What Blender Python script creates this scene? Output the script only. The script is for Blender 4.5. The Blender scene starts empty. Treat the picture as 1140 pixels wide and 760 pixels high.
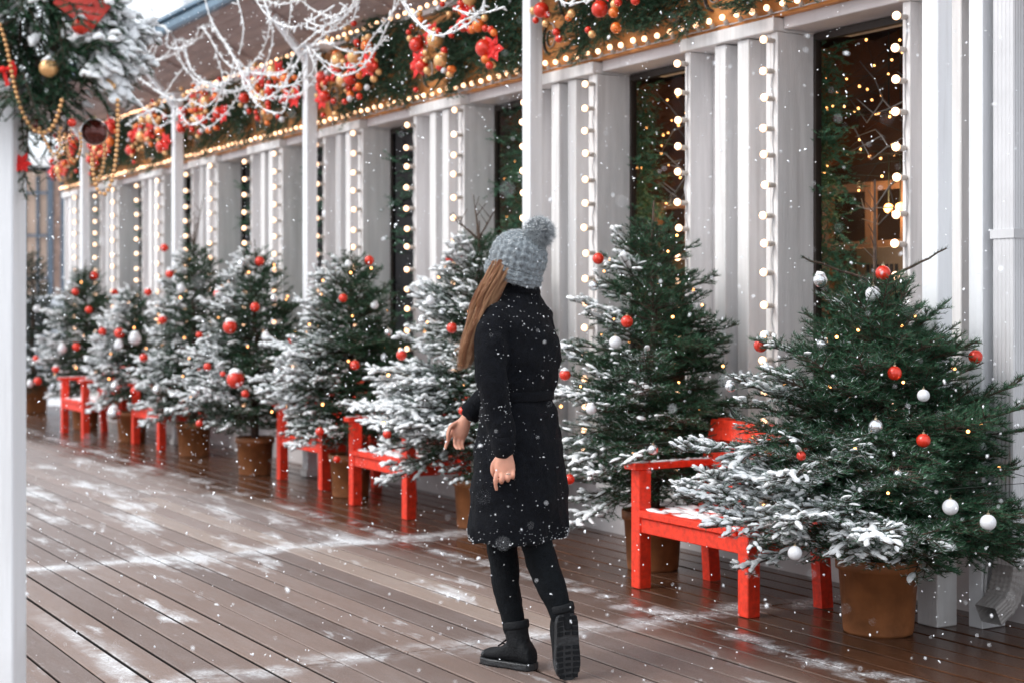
import bpy, math, random
import numpy as np
from mathutils import Vector, Matrix, noise

R_ = math.radians
TH = R_(30.87); ST, CT = math.sin(TH), math.cos(TH); FP = 1700.0; CH = 1.42
rnd = random.Random(7)
scn = bpy.context.scene
COL = scn.collection

def pw(x, y, D):                       # direction measured in the photo + distance -> point in the place
    a = (x - 570) / FP * D
    return Vector((ST*D + CT*a, CT*D - ST*a, CH - (y - 342)/FP*D))
def on_plane_x(x, y, X):
    r = (x - 570)/FP
    return pw(x, y, X/(ST + CT*r))

# ------------------------------------------------------------------ materials
def mat(name, col=(.5,.5,.5), rough=.6, metal=0.0, emit=None, es=0.0, var=0.0, vscale=8.0, bump=0.0, bscale=60.0,
        sheen=0.0, stretch=(1,1,1), coat=0.0, sub=0.0):
    m = bpy.data.materials.new(name); m.use_nodes = True
    nt = m.node_tree; b = nt.nodes['Principled BSDF']
    b.inputs['Base Color'].default_value = (*col, 1); b.inputs['Roughness'].default_value = rough
    b.inputs['Metallic'].default_value = metal
    if coat: b.inputs['Coat Weight'].default_value = coat; b.inputs['Coat Roughness'].default_value = .08
    if sheen: b.inputs['Sheen Weight'].default_value = sheen; b.inputs['Sheen Roughness'].default_value = .5
    if sub:
        b.inputs['Subsurface Weight'].default_value = sub; b.inputs['Subsurface Radius'].default_value = (.01,.004,.002); b.inputs['Subsurface Scale'].default_value = 1.0
    if emit: b.inputs['Emission Color'].default_value = (*emit, 1); b.inputs['Emission Strength'].default_value = es
    if var or bump:
        tc = nt.nodes.new('ShaderNodeTexCoord'); mp = nt.nodes.new('ShaderNodeMapping'); mp.inputs['Scale'].default_value = stretch
        nt.links.new(tc.outputs['Object'], mp.inputs['Vector'])
        if var:
            n = nt.nodes.new('ShaderNodeTexNoise'); n.inputs['Scale'].default_value = vscale; n.inputs['Detail'].default_value = 6
            nt.links.new(mp.outputs[0], n.inputs['Vector'])
            r = nt.nodes.new('ShaderNodeValToRGB')
            r.color_ramp.elements[0].position = .3; r.color_ramp.elements[1].position = .7
            r.color_ramp.elements[0].color = (*[c*(1-var) for c in col], 1)
            r.color_ramp.elements[1].color = (*[min(1, c*(1+var)) for c in col], 1)
            nt.links.new(n.outputs['Fac'], r.inputs['Fac']); nt.links.new(r.outputs[0], b.inputs['Base Color'])
        if bump:
            n2 = nt.nodes.new('ShaderNodeTexNoise'); n2.inputs['Scale'].default_value = bscale; n2.inputs['Detail'].default_value = 5
            nt.links.new(mp.outputs[0], n2.inputs['Vector'])
            bp = nt.nodes.new('ShaderNodeBump'); bp.inputs['Strength'].default_value = bump; bp.inputs['Distance'].default_value = .01
            nt.links.new(n2.outputs['Fac'], bp.inputs['Height']); nt.links.new(bp.outputs[0], b.inputs['Normal'])
    return m

M = {}
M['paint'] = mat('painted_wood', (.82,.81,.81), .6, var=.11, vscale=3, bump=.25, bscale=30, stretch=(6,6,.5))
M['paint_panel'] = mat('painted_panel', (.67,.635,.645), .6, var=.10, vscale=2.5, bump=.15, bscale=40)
M['post'] = mat('post_paint', (.86,.88,.91), .5, var=.06, vscale=3, bump=.2, bscale=25, stretch=(5,5,.4))
M['ochre'] = mat('ochre_board', (.62,.25,.07), .6, var=.25, vscale=6, bump=.3, stretch=(1,1,4))
M['scroll'] = mat('scroll_trim', (.55,.5,.47), .6, var=.1)
M['scroll_dark'] = mat('scroll_trim_dark', (.05,.04,.035), .8)  # near-black second set of curls on the fascia
M['soffit'] = mat('soffit_wood', (.42,.33,.31), .7, var=.15, vscale=4, stretch=(4,.5,4))
M['gutter'] = mat('gutter_metal', (.14,.22,.30), .5, var=.15, vscale=6)
M['roofsnow'] = mat('roof_snow', (.85,.88,.92), .8, bump=.4, bscale=12)
M['red'] = mat('red_paint', (.84,.040,.012), .48, var=.24, vscale=12, bump=.3, bscale=50, stretch=(3,3,3))
M['pot'] = mat('terracotta', (.27,.098,.034), .6, var=.35, vscale=7, bump=.25, bscale=30)
M['soil'] = mat('soil', (.05,.035,.025), .95, bump=.8)
M['bark'] = mat('bark', (.085,.055,.04), .85, var=.35, vscale=30, bump=.6, bscale=80)
M['bauble_red'] = mat('red_glass', (.74,.035,.012), .2, metal=.25, coat=.6, var=.08)
M['bauble_gold'] = mat('gold_glass', (.92,.52,.22), .22, metal=.45, coat=.5, var=.1)
M['bauble_orange'] = mat('orange_glass', (.90,.20,.03), .2, metal=.3, coat=.5, var=.08)
M['bauble_silver'] = mat('silver_glass', (.75,.76,.78), .16, metal=.85, var=.05)
M['bauble_white'] = mat('white_glass', (.78,.79,.82), .35, coat=.3, var=.04)
M['bauble_dark'] = mat('dark_red_glass', (.10,.012,.006), .12, metal=.5, coat=.7, var=.1)
M['petal'] = mat('red_felt', (.78,.015,.012), .6, var=.25, vscale=30, bump=.3)
M['bead'] = mat('gold_bead', (.75,.42,.19), .28, metal=.8, var=.15)
M['cap'] = mat('cap_metal', (.55,.45,.3), .35, metal=.9, var=.1)
M['socket'] = mat('socket_plastic', (.55,.50,.46), .5, var=.1)
M['cable'] = mat('cable', (.55,.55,.56), .6, var=.1)
M['wire_dark'] = mat('dark_wire', (.02,.03,.02), .6, var=.1)
M['bulb'] = mat('bulb_glow', (1,.85,.7), .3, emit=(1,.56,.31), es=3.4, var=.02)
def bulb_mat():
    m = M['bulb']; nt = m.node_tree; b = nt.nodes['Principled BSDF']
    tc = nt.nodes.new('ShaderNodeTexCoord'); sx = nt.nodes.new('ShaderNodeSeparateXYZ'); nt.links.new(tc.outputs['Object'], sx.inputs[0])
    mr = nt.nodes.new('ShaderNodeMapRange'); mr.interpolation_type = 'SMOOTHSTEP'
    for i, v in ((1,.017),(2,-.012),(3,.9),(4,4.2)): mr.inputs[i].default_value = v
    nt.links.new(sx.outputs[0], mr.inputs[0]); nt.links.new(mr.outputs[0], b.inputs['Emission Strength'])
bulb_mat()
M['mini'] = mat('mini_glow', (1,.6,.3), .3, emit=(1,.42,.12), es=7, var=.02)
M['snow'] = mat('snow', (.93,.95,.97), .75, bump=.6, bscale=160, sub=.0, var=.04, vscale=40)
M['flake'] = mat('snowflake', (.95,.96,1), .8, emit=(.8,.9,1), es=.25, var=.01)  # flakes given a faint glow of their own as added brightness
M['frost'] = mat('frosted_cord', (.93,.95,.98), .75, var=.06, vscale=30, bump=.5, bscale=90)
M['coat'] = mat('black_wool', (.0035,.0045,.0075), .95, sheen=.015, var=.4, vscale=60, bump=.9, bscale=220)
M['trouser'] = mat('black_denim', (.004,.0055,.0075), .9, var=.3, vscale=50, bump=.5, bscale=180)
M['boot'] = mat('black_nubuck', (.009,.010,.012), .65, var=.3, vscale=30, bump=.4, bscale=120)
M['sole'] = mat('black_rubber', (.022,.024,.027), .42, var=.3, vscale=40, bump=.4, bscale=90)
M['skin'] = mat('skin', (.68,.33,.23), .5, var=.10, vscale=30, bump=.15, bscale=150, sub=.15)
M['skin_far'] = M['skin']
M['knit'] = mat('grey_knit', (.25,.285,.31), .95, sheen=.15, var=.45, vscale=70, bump=.8, bscale=160)
M['fluff'] = mat('grey_fluff', (.40,.435,.46), .95, var=.4, vscale=45)
M['frame_dark'] = mat('dark_frame', (.035,.026,.022), .5, var=.2)
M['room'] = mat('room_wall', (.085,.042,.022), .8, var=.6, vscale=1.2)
M['wood_in'] = mat('inner_wood', (.22,.115,.065), .6, var=.25, vscale=5, stretch=(1,1,.3))
M['drape'] = mat('drape', (.15,.05,.015), .8, var=.5, vscale=2.5)
M['sign'] = mat('sign_board', (.30,.16,.085), .7, var=.15)
M['ink'] = mat('sign_ink', (.06,.035,.025), .8)
M['twig'] = mat('pale_twig', (.22,.18,.16), .8, var=.2)
M['peach'] = mat('peach_plaster', (.62,.45,.35), .8, var=.12, vscale=2)
M['brownspeck'] = mat('brown_pier', (.30,.2,.16), .8, var=.35, vscale=8)
M['slate'] = mat('slate_frame', (.09,.12,.16), .6, var=.2)
M['paleblock'] = mat('hazed_plaster', (.78,.80,.83), .8, var=.05, vscale=1)  # whitish colour stands in for haze over the distant wall
M['carpaint'] = mat('car_paint', (.55,.58,.62), .25, coat=.8, var=.04)
M['carglass'] = mat('car_glass', (.03,.04,.05), .08, coat=.5, var=.1)
M['tyre'] = mat('tyre', (.02,.02,.02), .8, var=.2)
M['ring'] = mat('ring_metal', (.8,.75,.65), .2, metal=1, var=.05)
M['pipe'] = mat('downpipe_metal', (.66,.66,.68), .4, metal=.15, var=.08, vscale=4)
M['elbow'] = mat('elbow_metal', (.36,.34,.33), .5, metal=.2, var=.2, vscale=14)
M['card'] = mat('red_card', (.62,.045,.03), .5, var=.08)

def glass_mat():
    m = bpy.data.materials.new('window_glass'); m.use_nodes = True; nt = m.node_tree; nt.nodes.clear()
    o = nt.nodes.new('ShaderNodeOutputMaterial'); mx = nt.nodes.new('ShaderNodeMixShader')
    t = nt.nodes.new('ShaderNodeBsdfTransparent'); t.inputs[0].default_value = (.8,.83,.83,1)
    g = nt.nodes.new('ShaderNodeBsdfGlossy'); g.inputs['Roughness'].default_value = .03
    g.inputs[0].default_value = (.13,.13,.14,1)
    f = nt.nodes.new('ShaderNodeFresnel'); f.inputs[0].default_value = 1.15
    tc = nt.nodes.new('ShaderNodeTexCoord'); n = nt.nodes.new('ShaderNodeTexNoise'); n.inputs['Scale'].default_value = 1.2
    bp = nt.nodes.new('ShaderNodeBump'); bp.inputs['Strength'].default_value = .03
    nt.links.new(tc.outputs['Object'], n.inputs['Vector']); nt.links.new(n.outputs['Fac'], bp.inputs['Height']); nt.links.new(bp.outputs[0], g.inputs['Normal'])
    nt.links.new(f.outputs[0], mx.inputs[0]); nt.links.new(t.outputs[0], mx.inputs[1]); nt.links.new(g.outputs[0], mx.inputs[2]); nt.links.new(mx.outputs[0], o.inputs[0])
    return m
M['glass'] = glass_mat()

def needle_mat(name, dark, light):
    m = bpy.data.materials.new(name); m.use_nodes = True; nt = m.node_tree; b = nt.nodes['Principled BSDF']
    at = nt.nodes.new('ShaderNodeAttribute'); at.attribute_name = 'tint'
    sp = nt.nodes.new('ShaderNodeSeparateColor'); nt.links.new(at.outputs['Color'], sp.inputs[0])
    m1 = nt.nodes.new('ShaderNodeMix'); m1.data_type = 'RGBA'
    m1.inputs[6].default_value = (*dark,1); m1.inputs[7].default_value = (*light,1)
    nt.links.new(sp.outputs[0], m1.inputs[0])
    m2 = nt.nodes.new('ShaderNodeMix'); m2.data_type = 'RGBA'; m2.inputs[7].default_value = (.80,.84,.88,1)
    nt.links.new(sp.outputs[1], m2.inputs[0]); nt.links.new(m1.outputs[2], m2.inputs[6])
    nt.links.new(m2.outputs[2], b.inputs['Base Color']); b.inputs['Roughness'].default_value = .5
    b.inputs['Specular IOR Level'].default_value = .35
    return m
M['needle'] = needle_mat('fir_needles', (.006,.030,.020), (.060,.165,.080))
M['needle_garland_bright'] = needle_mat('fir_needles_garland_bright', (.020,.070,.045), (.10,.23,.125))  # greens brightened in colour to offset the shade under the eaves
M['needle_indoor_bright'] = needle_mat('fir_needles_indoor_bright', (.03,.11,.07), (.13,.32,.18))  # greens brightened in colour, standing in for light behind the glass
M['needle_dark'] = needle_mat('fir_needles_dark', (.006,.024,.017), (.026,.066,.036))

def deck_mat():
    m = bpy.data.materials.new('deck_boards'); m.use_nodes = True; nt = m.node_tree; N = nt.nodes; L = nt.links
    b = N['Principled BSDF']
    def node(t, **k):
        n = N.new(t)
        for a, v in k.items(): setattr(n, a, v)
        return n
    tc = node('ShaderNodeTexCoord')
    def noise_(sc, scale, det=5, rough=.55, off=(0,0,0)):
        mp = node('ShaderNodeMapping'); mp.inputs['Scale'].default_value = sc; mp.inputs['Location'].default_value = off
        L.new(tc.outputs['Object'], mp.inputs['Vector'])
        n = node('ShaderNodeTexNoise'); n.inputs['Scale'].default_value = scale; n.inputs['Detail'].default_value = det; n.inputs['Roughness'].default_value = rough
        L.new(mp.outputs[0], n.inputs['Vector']); return n.outputs['Fac']
    def ramp(src, p0, p1, c0=(0,0,0,1), c1=(1,1,1,1)):
        r = node('ShaderNodeValToRGB'); r.color_ramp.elements[0].position = p0; r.color_ramp.elements[1].position = p1
        r.color_ramp.elements[0].color = c0; r.color_ramp.elements[1].color = c1
        L.new(src, r.inputs['Fac']); return r.outputs[0]
    def math_(op, a, c=None, clamp=False):
        n = node('ShaderNodeMath', operation=op, use_clamp=clamp)
        for i, v in enumerate((a, c)):
            if v is None: continue
            if isinstance(v, (int, float)): n.inputs[i].default_value = v
            else: L.new(v, n.inputs[i])
        return n.outputs[0]
    def mix(f, a, c):
        n = node('ShaderNodeMix', data_type='RGBA')
        for i, v in ((0, f), (6, a), (7, c)):
            if isinstance(v, tuple): n.inputs[i].default_value = v
            elif isinstance(v, (int, float)): n.inputs[i].default_value = v
            else: L.new(v, n.inputs[i])
        return n.outputs[2]
    sx = node('ShaderNodeSeparateXYZ'); L.new(tc.outputs['Object'], sx.inputs[0]); X, Y = sx.outputs[0], sx.outputs[1]
    at = node('ShaderNodeAttribute', attribute_name='tint'); sc = node('ShaderNodeSeparateColor'); L.new(at.outputs['Color'], sc.inputs[0])
    def smooth(src, a, c):
        n = node('ShaderNodeMapRange', interpolation_type='SMOOTHSTEP'); L.new(src, n.inputs[0])
        n.inputs[1].default_value = a; n.inputs[2].default_value = c; return n.outputs[0]
    base = mix(sc.outputs[0], (.125,.080,.064,1), (.262,.176,.140,1))
    base = mix(sc.outputs[1], base, (.34,.25,.20,1))
    grain = noise_((22, 1.2, 1), 3.0, 6, .65)
    speck = noise_((1,1,1), 220, 3, .7)
    base = mix(math_('MULTIPLY', ramp(grain, .3, .75), .45), base, (.14,.11,.105,1))
    base = mix(math_('MULTIPLY', ramp(speck, .5, .72), .35), base, (.55,.50,.48,1))
    # thin dusting of dry snow, mixed below with painted distance haze
    dust = noise_((1.2,.8,1), 1.3, 6, .6, (3,1,0))
    dust2 = noise_((9,1.5,1), 2.2, 6, .7)
    dfac = math_('MULTIPLY', ramp(dust, .30, .75), ramp(dust2, .30, .8))
    # wet strip under the eaves
    wn = noise_((1,.35,1), 1.6, 4, .6)
    wet = smooth(math_('ADD', X, math_('MULTIPLY', math_('SUBTRACT', wn, .5), 1.0)), 3.70, 4.40)
    dry = math_('SUBTRACT', 1.0, wet, True)
    base = mix(math_('MULTIPLY', math_('MULTIPLY', math_('ADD', math_('MULTIPLY', dfac, .20), math_('MULTIPLY', smooth(Y, 6.0, 12.0), .17)), 1.0), dry), base, (.74,.73,.75,1))  # snow dust, plus whitish haze painted onto the far boards
    wetcol = mix(ramp(grain, .3, .7), (.036,.015,.008,1), (.135,.064,.038,1))
    base = mix(wet, base, wetcol)
    # drifts
    s1 = noise_((1.5,.36,1), 2.3, 8, .68, (1.7,.3,0)); band = math_('MULTIPLY', smooth(Y, 7.2, 8.6), math_('SUBTRACT', 1.0, smooth(Y, 13.2, 16.0)))
    band = math_('MULTIPLY', band, math_('SUBTRACT', 1.0, smooth(X, 3.9, 4.5)))
    drift = ramp(math_('ADD', s1, math_('MULTIPLY', band, .085)), .60, .70)
    def line(src, c, w):       # soft drift caught by a board joint
        d = math_('ABSOLUTE', math_('SUBTRACT', math_('ADD', src, math_('MULTIPLY', math_('SUBTRACT', s1, .5), .45)), c))
        return math_('SUBTRACT', 1.0, smooth(d, 0.0, w), True)
    s2 = noise_((2.2,2.2,1), 2.0, 7, .72, (5,2,0))
    brk = ramp(s2, .42, .66)
    jl = math_('ADD', math_('MULTIPLY', line(Y, 8.43, .22), ramp(s2, .36, .58)), math_('MULTIPLY', line(Y, 5.62, .17), brk))
    jl = math_('ADD', jl, math_('MULTIPLY', math_('MULTIPLY', line(X, 1.78, .12), math_('SUBTRACT', 1.0, smooth(Y, 6.2, 7.6))), ramp(s2,.36,.6)))
    jl = math_('ADD', jl, math_('MULTIPLY', math_('MULTIPLY', line(X, 4.22, .13), ramp(s2, .46, .62)), .9))
    jl = math_('MULTIPLY', jl, dry if False else 1.0)
    grainy = noise_((1,1,1), 90, 4, .8)
    snow = math_('MULTIPLY', math_('ADD', math_('MULTIPLY', drift, dry), jl, True), ramp(grainy, .25, .58), True)
    base = mix(snow, base, (.86,.88,.91,1))
    gap_shade = math_('SUBTRACT', 1.0, smooth(sx.outputs[2], -.010, -.0045)); base = mix(gap_shade, base, (.004,.003,.003,1))  # board sides coloured black to stand in for shade in the gaps
    L.new(base, b.inputs['Base Color']); b.inputs['Specular IOR Level'].default_value = .38
    rr = math_('SUBTRACT', .56, math_('MULTIPLY', wet, math_('ADD', .26, math_('MULTIPLY', wn, .32))))
    rr = math_('ADD', rr, math_('MULTIPLY', snow, .3), True)
    L.new(rr, b.inputs['Roughness'])
    bp = node('ShaderNodeBump'); bp.inputs['Strength'].default_value = .35; bp.inputs['Distance'].default_value = .004
    L.new(math_('ADD', math_('ADD', grain, math_('MULTIPLY', speck, .4)), math_('MULTIPLY', snow, 2.0)), bp.inputs['Height']); L.new(bp.outputs[0], b.inputs['Normal'])
    return m
M['deck'] = deck_mat()
M['under'] = mat('deck_shadow', (.012,.011,.011), .95)
M['pave'] = mat('snowy_pavement', (.62,.62,.64), .85, var=.2, vscale=1.5, bump=.3, bscale=10)

def dirt(k, top=.55, amt=.42):
    nt = M[k].node_tree; b = nt.nodes['Principled BSDF']; lk = b.inputs['Base Color'].links[0]; src = lk.from_socket
    ge = nt.nodes.new('ShaderNodeNewGeometry'); sx = nt.nodes.new('ShaderNodeSeparateXYZ'); nt.links.new(ge.outputs['Position'], sx.inputs[0])
    n = nt.nodes.new('ShaderNodeTexNoise'); n.inputs['Scale'].default_value = 5; n.inputs['Detail'].default_value = 8; nt.links.new(ge.outputs['Position'], n.inputs['Vector'])
    ad = nt.nodes.new('ShaderNodeMath'); ad.operation = 'MULTIPLY_ADD'; nt.links.new(n.outputs['Fac'], ad.inputs[0]); ad.inputs[1].default_value = -.9; nt.links.new(sx.outputs[2], ad.inputs[2])
    mr = nt.nodes.new('ShaderNodeMapRange'); mr.inputs[1].default_value = top-.5; mr.inputs[2].default_value = -.45; mr.inputs[3].default_value = 0; mr.inputs[4].default_value = amt
    nt.links.new(ad.outputs[0], mr.inputs[0])
    # faint vertical stains higher up
    mp = nt.nodes.new('ShaderNodeMapping'); mp.inputs['Scale'].default_value = (14,14,.7); nt.links.new(ge.outputs['Position'], mp.inputs['Vector'])
    n2 = nt.nodes.new('ShaderNodeTexNoise'); n2.inputs['Scale'].default_value = 1.5; n2.inputs['Detail'].default_value = 7; nt.links.new(mp.outputs[0], n2.inputs['Vector'])
    m2 = nt.nodes.new('ShaderNodeMapRange'); m2.inputs[1].default_value = .56; m2.inputs[2].default_value = .80; m2.inputs[4].default_value = .28; nt.links.new(n2.outputs['Fac'], m2.inputs[0])
    mx_ = nt.nodes.new('ShaderNodeMath'); mx_.operation = 'MAXIMUM'; nt.links.new(mr.outputs[0], mx_.inputs[0]); nt.links.new(m2.outputs[0], mx_.inputs[1])
    mx = nt.nodes.new('ShaderNodeMix'); mx.data_type = 'RGBA'; mx.inputs[7].default_value = (.30,.26,.24,1)
    nt.links.new(mx_.outputs[0], mx.inputs[0]); nt.links.new(src, mx.inputs[6]); nt.links.new(mx.outputs[2], b.inputs['Base Color'])
for _k in ('paint','paint_panel','post','pipe'): dirt(_k)
for _k in ('coat','trouser','boot'): M[_k].node_tree.nodes['Principled BSDF'].inputs['Specular IOR Level'].default_value = .2
# ------------------------------------------------------------------ helpers
def link(name, me, m, parent=None, smooth=False):
    o = bpy.data.objects.new(name, me); COL.objects.link(o)
    if m is not None and not me.materials: me.materials.append(m if not isinstance(m, str) else M[m])
    if parent: o.parent = parent
    if smooth:
        me.polygons.foreach_set('use_smooth', [True]*len(me.polygons))
    return o
def tag(o, label=None, cat=None, group=None, kind=None):
    if label: o['label'] = label
    if cat: o['category'] = cat
    if group: o['group'] = group
    if kind: o['kind'] = kind
    return o
def thing(name, label, cat, loc=(0,0,0), rz=0, group=None):
    o = bpy.data.objects.new(name, None); COL.objects.link(o); o.location = loc; o.rotation_euler = (0,0,rz)
    o.empty_display_size = .1
    return tag(o, label, cat, group)

class MB:
    def __init__(s): s.v = []; s.f = []
    def add(s, vs, fs):
        n = len(s.v); s.v += [tuple(v) for v in vs]; s.f += [tuple(i+n for i in f) for f in fs]
    def box(s, x0, x1, y0, y1, z0, z1, mtx=None, bev=0):
        if x1 < x0: x0, x1 = x1, x0
        if y1 < y0: y0, y1 = y1, y0
        if z1 < z0: z0, z1 = z1, z0
        b = bev
        if b:
            vs = []
            for z, i in ((z0, b), (z0+b, 0), (z1-b, 0), (z1, b)):
                xa, xb, ya, yb = x0+i, x1-i, y0+i, y1-i
                vs += [(xa+(0 if i else b), ya, z), (xb-(0 if i else b), ya, z), (xb, ya+(0 if i else b), z), (xb, yb-(0 if i else b), z),
                       (xb-(0 if i else b), yb, z), (xa+(0 if i else b), yb, z), (xa, yb-(0 if i else b), z), (xa, ya+(0 if i else b), z)]
            fs = []
            for k in range(3):
                for j in range(8):
                    fs.append((k*8+j, k*8+(j+1)%8, k*8+8+(j+1)%8, k*8+8+j))
            fs.append(tuple(range(7,-1,-1))); fs.append(tuple(range(24,32)))
        else:
            vs = [(x0,y0,z0),(x1,y0,z0),(x1,y1,z0),(x0,y1,z0),(x0,y0,z1),(x1,y0,z1),(x1,y1,z1),(x0,y1,z1)]
            fs = [(0,3,2,1),(4,5,6,7),(0,1,5,4),(1,2,6,5),(2,3,7,6),(3,0,4,7)]
        if mtx: vs = [mtx @ Vector(v) for v in vs]
        s.add(vs, fs)
    def tube(s, pts, rad, n=8, closed=False, caps=True, flat=1.0):
        pts = [Vector(p) for p in pts]; m = len(pts)
        if not isinstance(rad, (list, tuple)): rad = [rad]*m
        vs = []; up = Vector((0,0,1)); prev = None
        for i, p in enumerate(pts):
            if closed: t = pts[(i+1) % m] - pts[i-1]
            else: t = pts[min(i+1, m-1)] - pts[max(i-1, 0)]
            if t.length < 1e-9: t = Vector((0,0,1))
            t.normalize()
            if prev is None:
                a = t.cross(up)
                if a.length < .05: a = t.cross(Vector((0,1,0)))
            else: a = prev - t*prev.dot(t)
            a.normalize(); prev = a; b = t.cross(a)
            for k in range(n):
                an = 2*math.pi*k/n
                vs.append(p + a*(math.cos(an)*rad[i]) + b*(math.sin(an)*rad[i]*flat))
        fs = []
        for i in range(m if closed else m-1):
            j = (i+1) % m
            for k in range(n): fs.append((i*n+k, i*n+(k+1)%n, j*n+(k+1)%n, j*n+k))
        if not closed and caps: fs.append(tuple(range(n-1,-1,-1))); fs.append(tuple((m-1)*n+k for k in range(n)))
        s.add(vs, fs)
    def loft(s, rings, cap=True):       # rings of equal length
        n = len(rings[0]); vs = [p for r in rings for p in r]; fs = []
        for i in range(len(rings)-1):
            for k in range(n): fs.append((i*n+k, i*n+(k+1)%n, (i+1)*n+(k+1)%n, (i+1)*n+k))
        if cap: fs.append(tuple(range(n-1,-1,-1))); fs.append(tuple((len(rings)-1)*n+k for k in range(n)))
        s.add(vs, fs)
    def lathe(s, prof, n=24, c=(0,0,0), wob=0):
        rings = []
        for r, z in prof: rings.append([(c[0]+math.cos(2*math.pi*k/n)*r, c[1]+math.sin(2*math.pi*k/n)*r, c[2]+z) for k in range(n)])
        s.loft(rings)
    def ball(s, c, r, seg=16, rings=10, sc=(1,1,1), mtx=None, ridge=0):
        vs = []; fs = []
        for i in range(rings+1):
            a = math.pi*i/rings
            for k in range(seg):
                b = 2*math.pi*k/seg; rr = r*(1 + ridge*math.cos(b*seg/2))
                v = Vector((math.sin(a)*math.cos(b)*rr*sc[0], math.sin(a)*math.sin(b)*rr*sc[1], math.cos(a)*r*sc[2]))
                if mtx: v = mtx @ v
                vs.append(v + Vector(c))
        for i in range(rings):
            for k in range(seg): fs.append((i*seg+k, (i+1)*seg+k, (i+1)*seg+(k+1)%seg, i*seg+(k+1)%seg))
        s.add(vs, fs)
    def mesh(s, name):
        me = bpy.data.meshes.new(name); me.from_pydata(s.v, [], s.f); me.validate(); me.update(); return me
    def build(s, name, m, parent=None, smooth=False): return link(name, s.mesh(name), m, parent, smooth)

def np_mesh(name, V, F, tint=None):
    me = bpy.data.meshes.new(name); n = len(V); nf, k = F.shape
    me.vertices.add(n); me.vertices.foreach_set('co', V.astype(np.float32).ravel())
    me.loops.add(nf*k); me.loops.foreach_set('vertex_index', F.astype(np.int32).ravel())
    me.polygons.add(nf); me.polygons.foreach_set('loop_start', np.arange(0, nf*k, k, dtype=np.int32))
    me.polygons.foreach_set('loop_total', np.full(nf, k, dtype=np.int32))
    me.update(calc_edges=True)
    if tint is not None:
        ca = me.color_attributes.new('tint', 'FLOAT_COLOR', 'POINT'); ca.data.foreach_set('color', tint.astype(np.float32).ravel())
    return me

ORD = ['first','second','third','fourth','fifth','sixth','seventh','eighth','ninth','tenth','eleventh','twelfth']

# ------------------------------------------------------------------ fir foliage
class Segs:
    def __init__(s): s.p0 = []; s.p1 = []; s.lv = []; s.r0 = []; s.r1 = []; s.fr = []; s.bare = []
    def add(s, a, b, lv, r0=.003, r1=.002, fr=0.0, bare=0):
        s.p0.append(tuple(a)); s.p1.append(tuple(b)); s.lv.append(lv); s.r0.append(r0); s.r1.append(r1); s.fr.append(fr); s.bare.append(bare)

def needles(S, per_m, nl, nw, seed, keep=None):
    g = np.random.default_rng(seed)
    P0 = np.array(S.p0); P1 = np.array(S.p1); FR = np.array(S.fr); B = np.array(S.bare)
    ok = B < 1; P0, P1, FR = P0[ok], P1[ok], FR[ok]
    T = P1 - P0; Ln = np.linalg.norm(T, axis=1); T = T/np.maximum(Ln, 1e-6)[:,None]
    cnt = np.maximum((Ln*per_m).astype(int), 1); idx = np.repeat(np.arange(len(P0)), cnt); n = len(idx)
    u = g.random(n); t = T[idx]; base = P0[idx] + t*(u*Ln[idx])[:,None]
    up = np.array([0,0,1.0]); s = np.cross(t, up); sl = np.linalg.norm(s, axis=1)
    s = np.where(sl[:,None] < .1, np.array([1.0,0,0]), s/np.maximum(sl, 1e-6)[:,None]); w = np.cross(s, t)
    side = np.where(g.random(n) < .5, -1.0, 1.0); ph = g.normal(.42, .5, n)
    rad = s*(np.cos(ph)*side)[:,None] + w*np.sin(ph)[:,None]
    la = g.normal(R_(50), R_(10), n)
    d = t*np.cos(la)[:,None] + rad*np.sin(la)[:,None]
    L = nl*g.uniform(.75, 1.15, n)
    tan = np.cross(d, rad); tan /= np.maximum(np.linalg.norm(tan, axis=1), 1e-6)[:,None]
    tw = g.random(n)[:,None]; wd = tan*tw + np.cross(tan, d)*(1-tw); wd /= np.maximum(np.linalg.norm(wd, axis=1), 1e-6)[:,None]
    a = base - wd*(nw/2); b = base + wd*(nw/2); c = base + d*L[:,None]
    V = np.stack([a, b, c], 1).reshape(-1, 3); F = np.arange(n*3).reshape(-1, 3)
    clump = g.random(len(P0))
    LV = np.array(S.lv)[ok]; r = np.clip(.5*clump[idx] + .3*g.random(n) + .10*(LV[idx]-1), 0, 1); fr = FR[idx]
    frost = np.where(g.random(n) < fr, g.uniform(.35, 1, n), 0.0)*(rad[:,2] > -.4)
    tint = np.stack([r, frost, np.zeros(n), np.ones(n)], 1); tint = np.repeat(tint, 3, axis=0)
    return V, F, tint

def stems(S, n=4, maxlv=9):
    V = []; F = []
    P0 = np.array(S.p0); P1 = np.array(S.p1); r0 = np.array(S.r0); r1 = np.array(S.r1)
    T = P1-P0; T /= np.maximum(np.linalg.norm(T, axis=1), 1e-6)[:,None]
    s = np.cross(T, np.array([.1,.2,1.0])); s /= np.maximum(np.linalg.norm(s, axis=1), 1e-6)[:,None]; w = np.cross(T, s)
    rings = []
    for P, r in ((P0, r0), (P1, r1)):
        for k in range(n):
            an = 2*math.pi*k/n; rings.append(P + (s*math.cos(an) + w*math.sin(an))*r[:,None])
    V = np.stack(rings, 1).reshape(-1, 3); m = len(P0)
    base = np.arange(m)[:,None]*(2*n)
    F = np.concatenate([np.concatenate([base+k, base+(k+1)%n, base+n+(k+1)%n, base+n+k], 1) for k in range(n)], 0)
    return V, F

def ico(sub):
    import bmesh
    bm = bmesh.new(); bmesh.ops.create_icosphere(bm, subdivisions=sub, radius=1)
    V = np.array([v.co[:] for v in bm.verts]); F = np.array([[v.index for v in f.verts] for f in bm.faces]); bm.free(); return V, F
ICO = {k: ico(k) for k in (1,2,3)}

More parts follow.
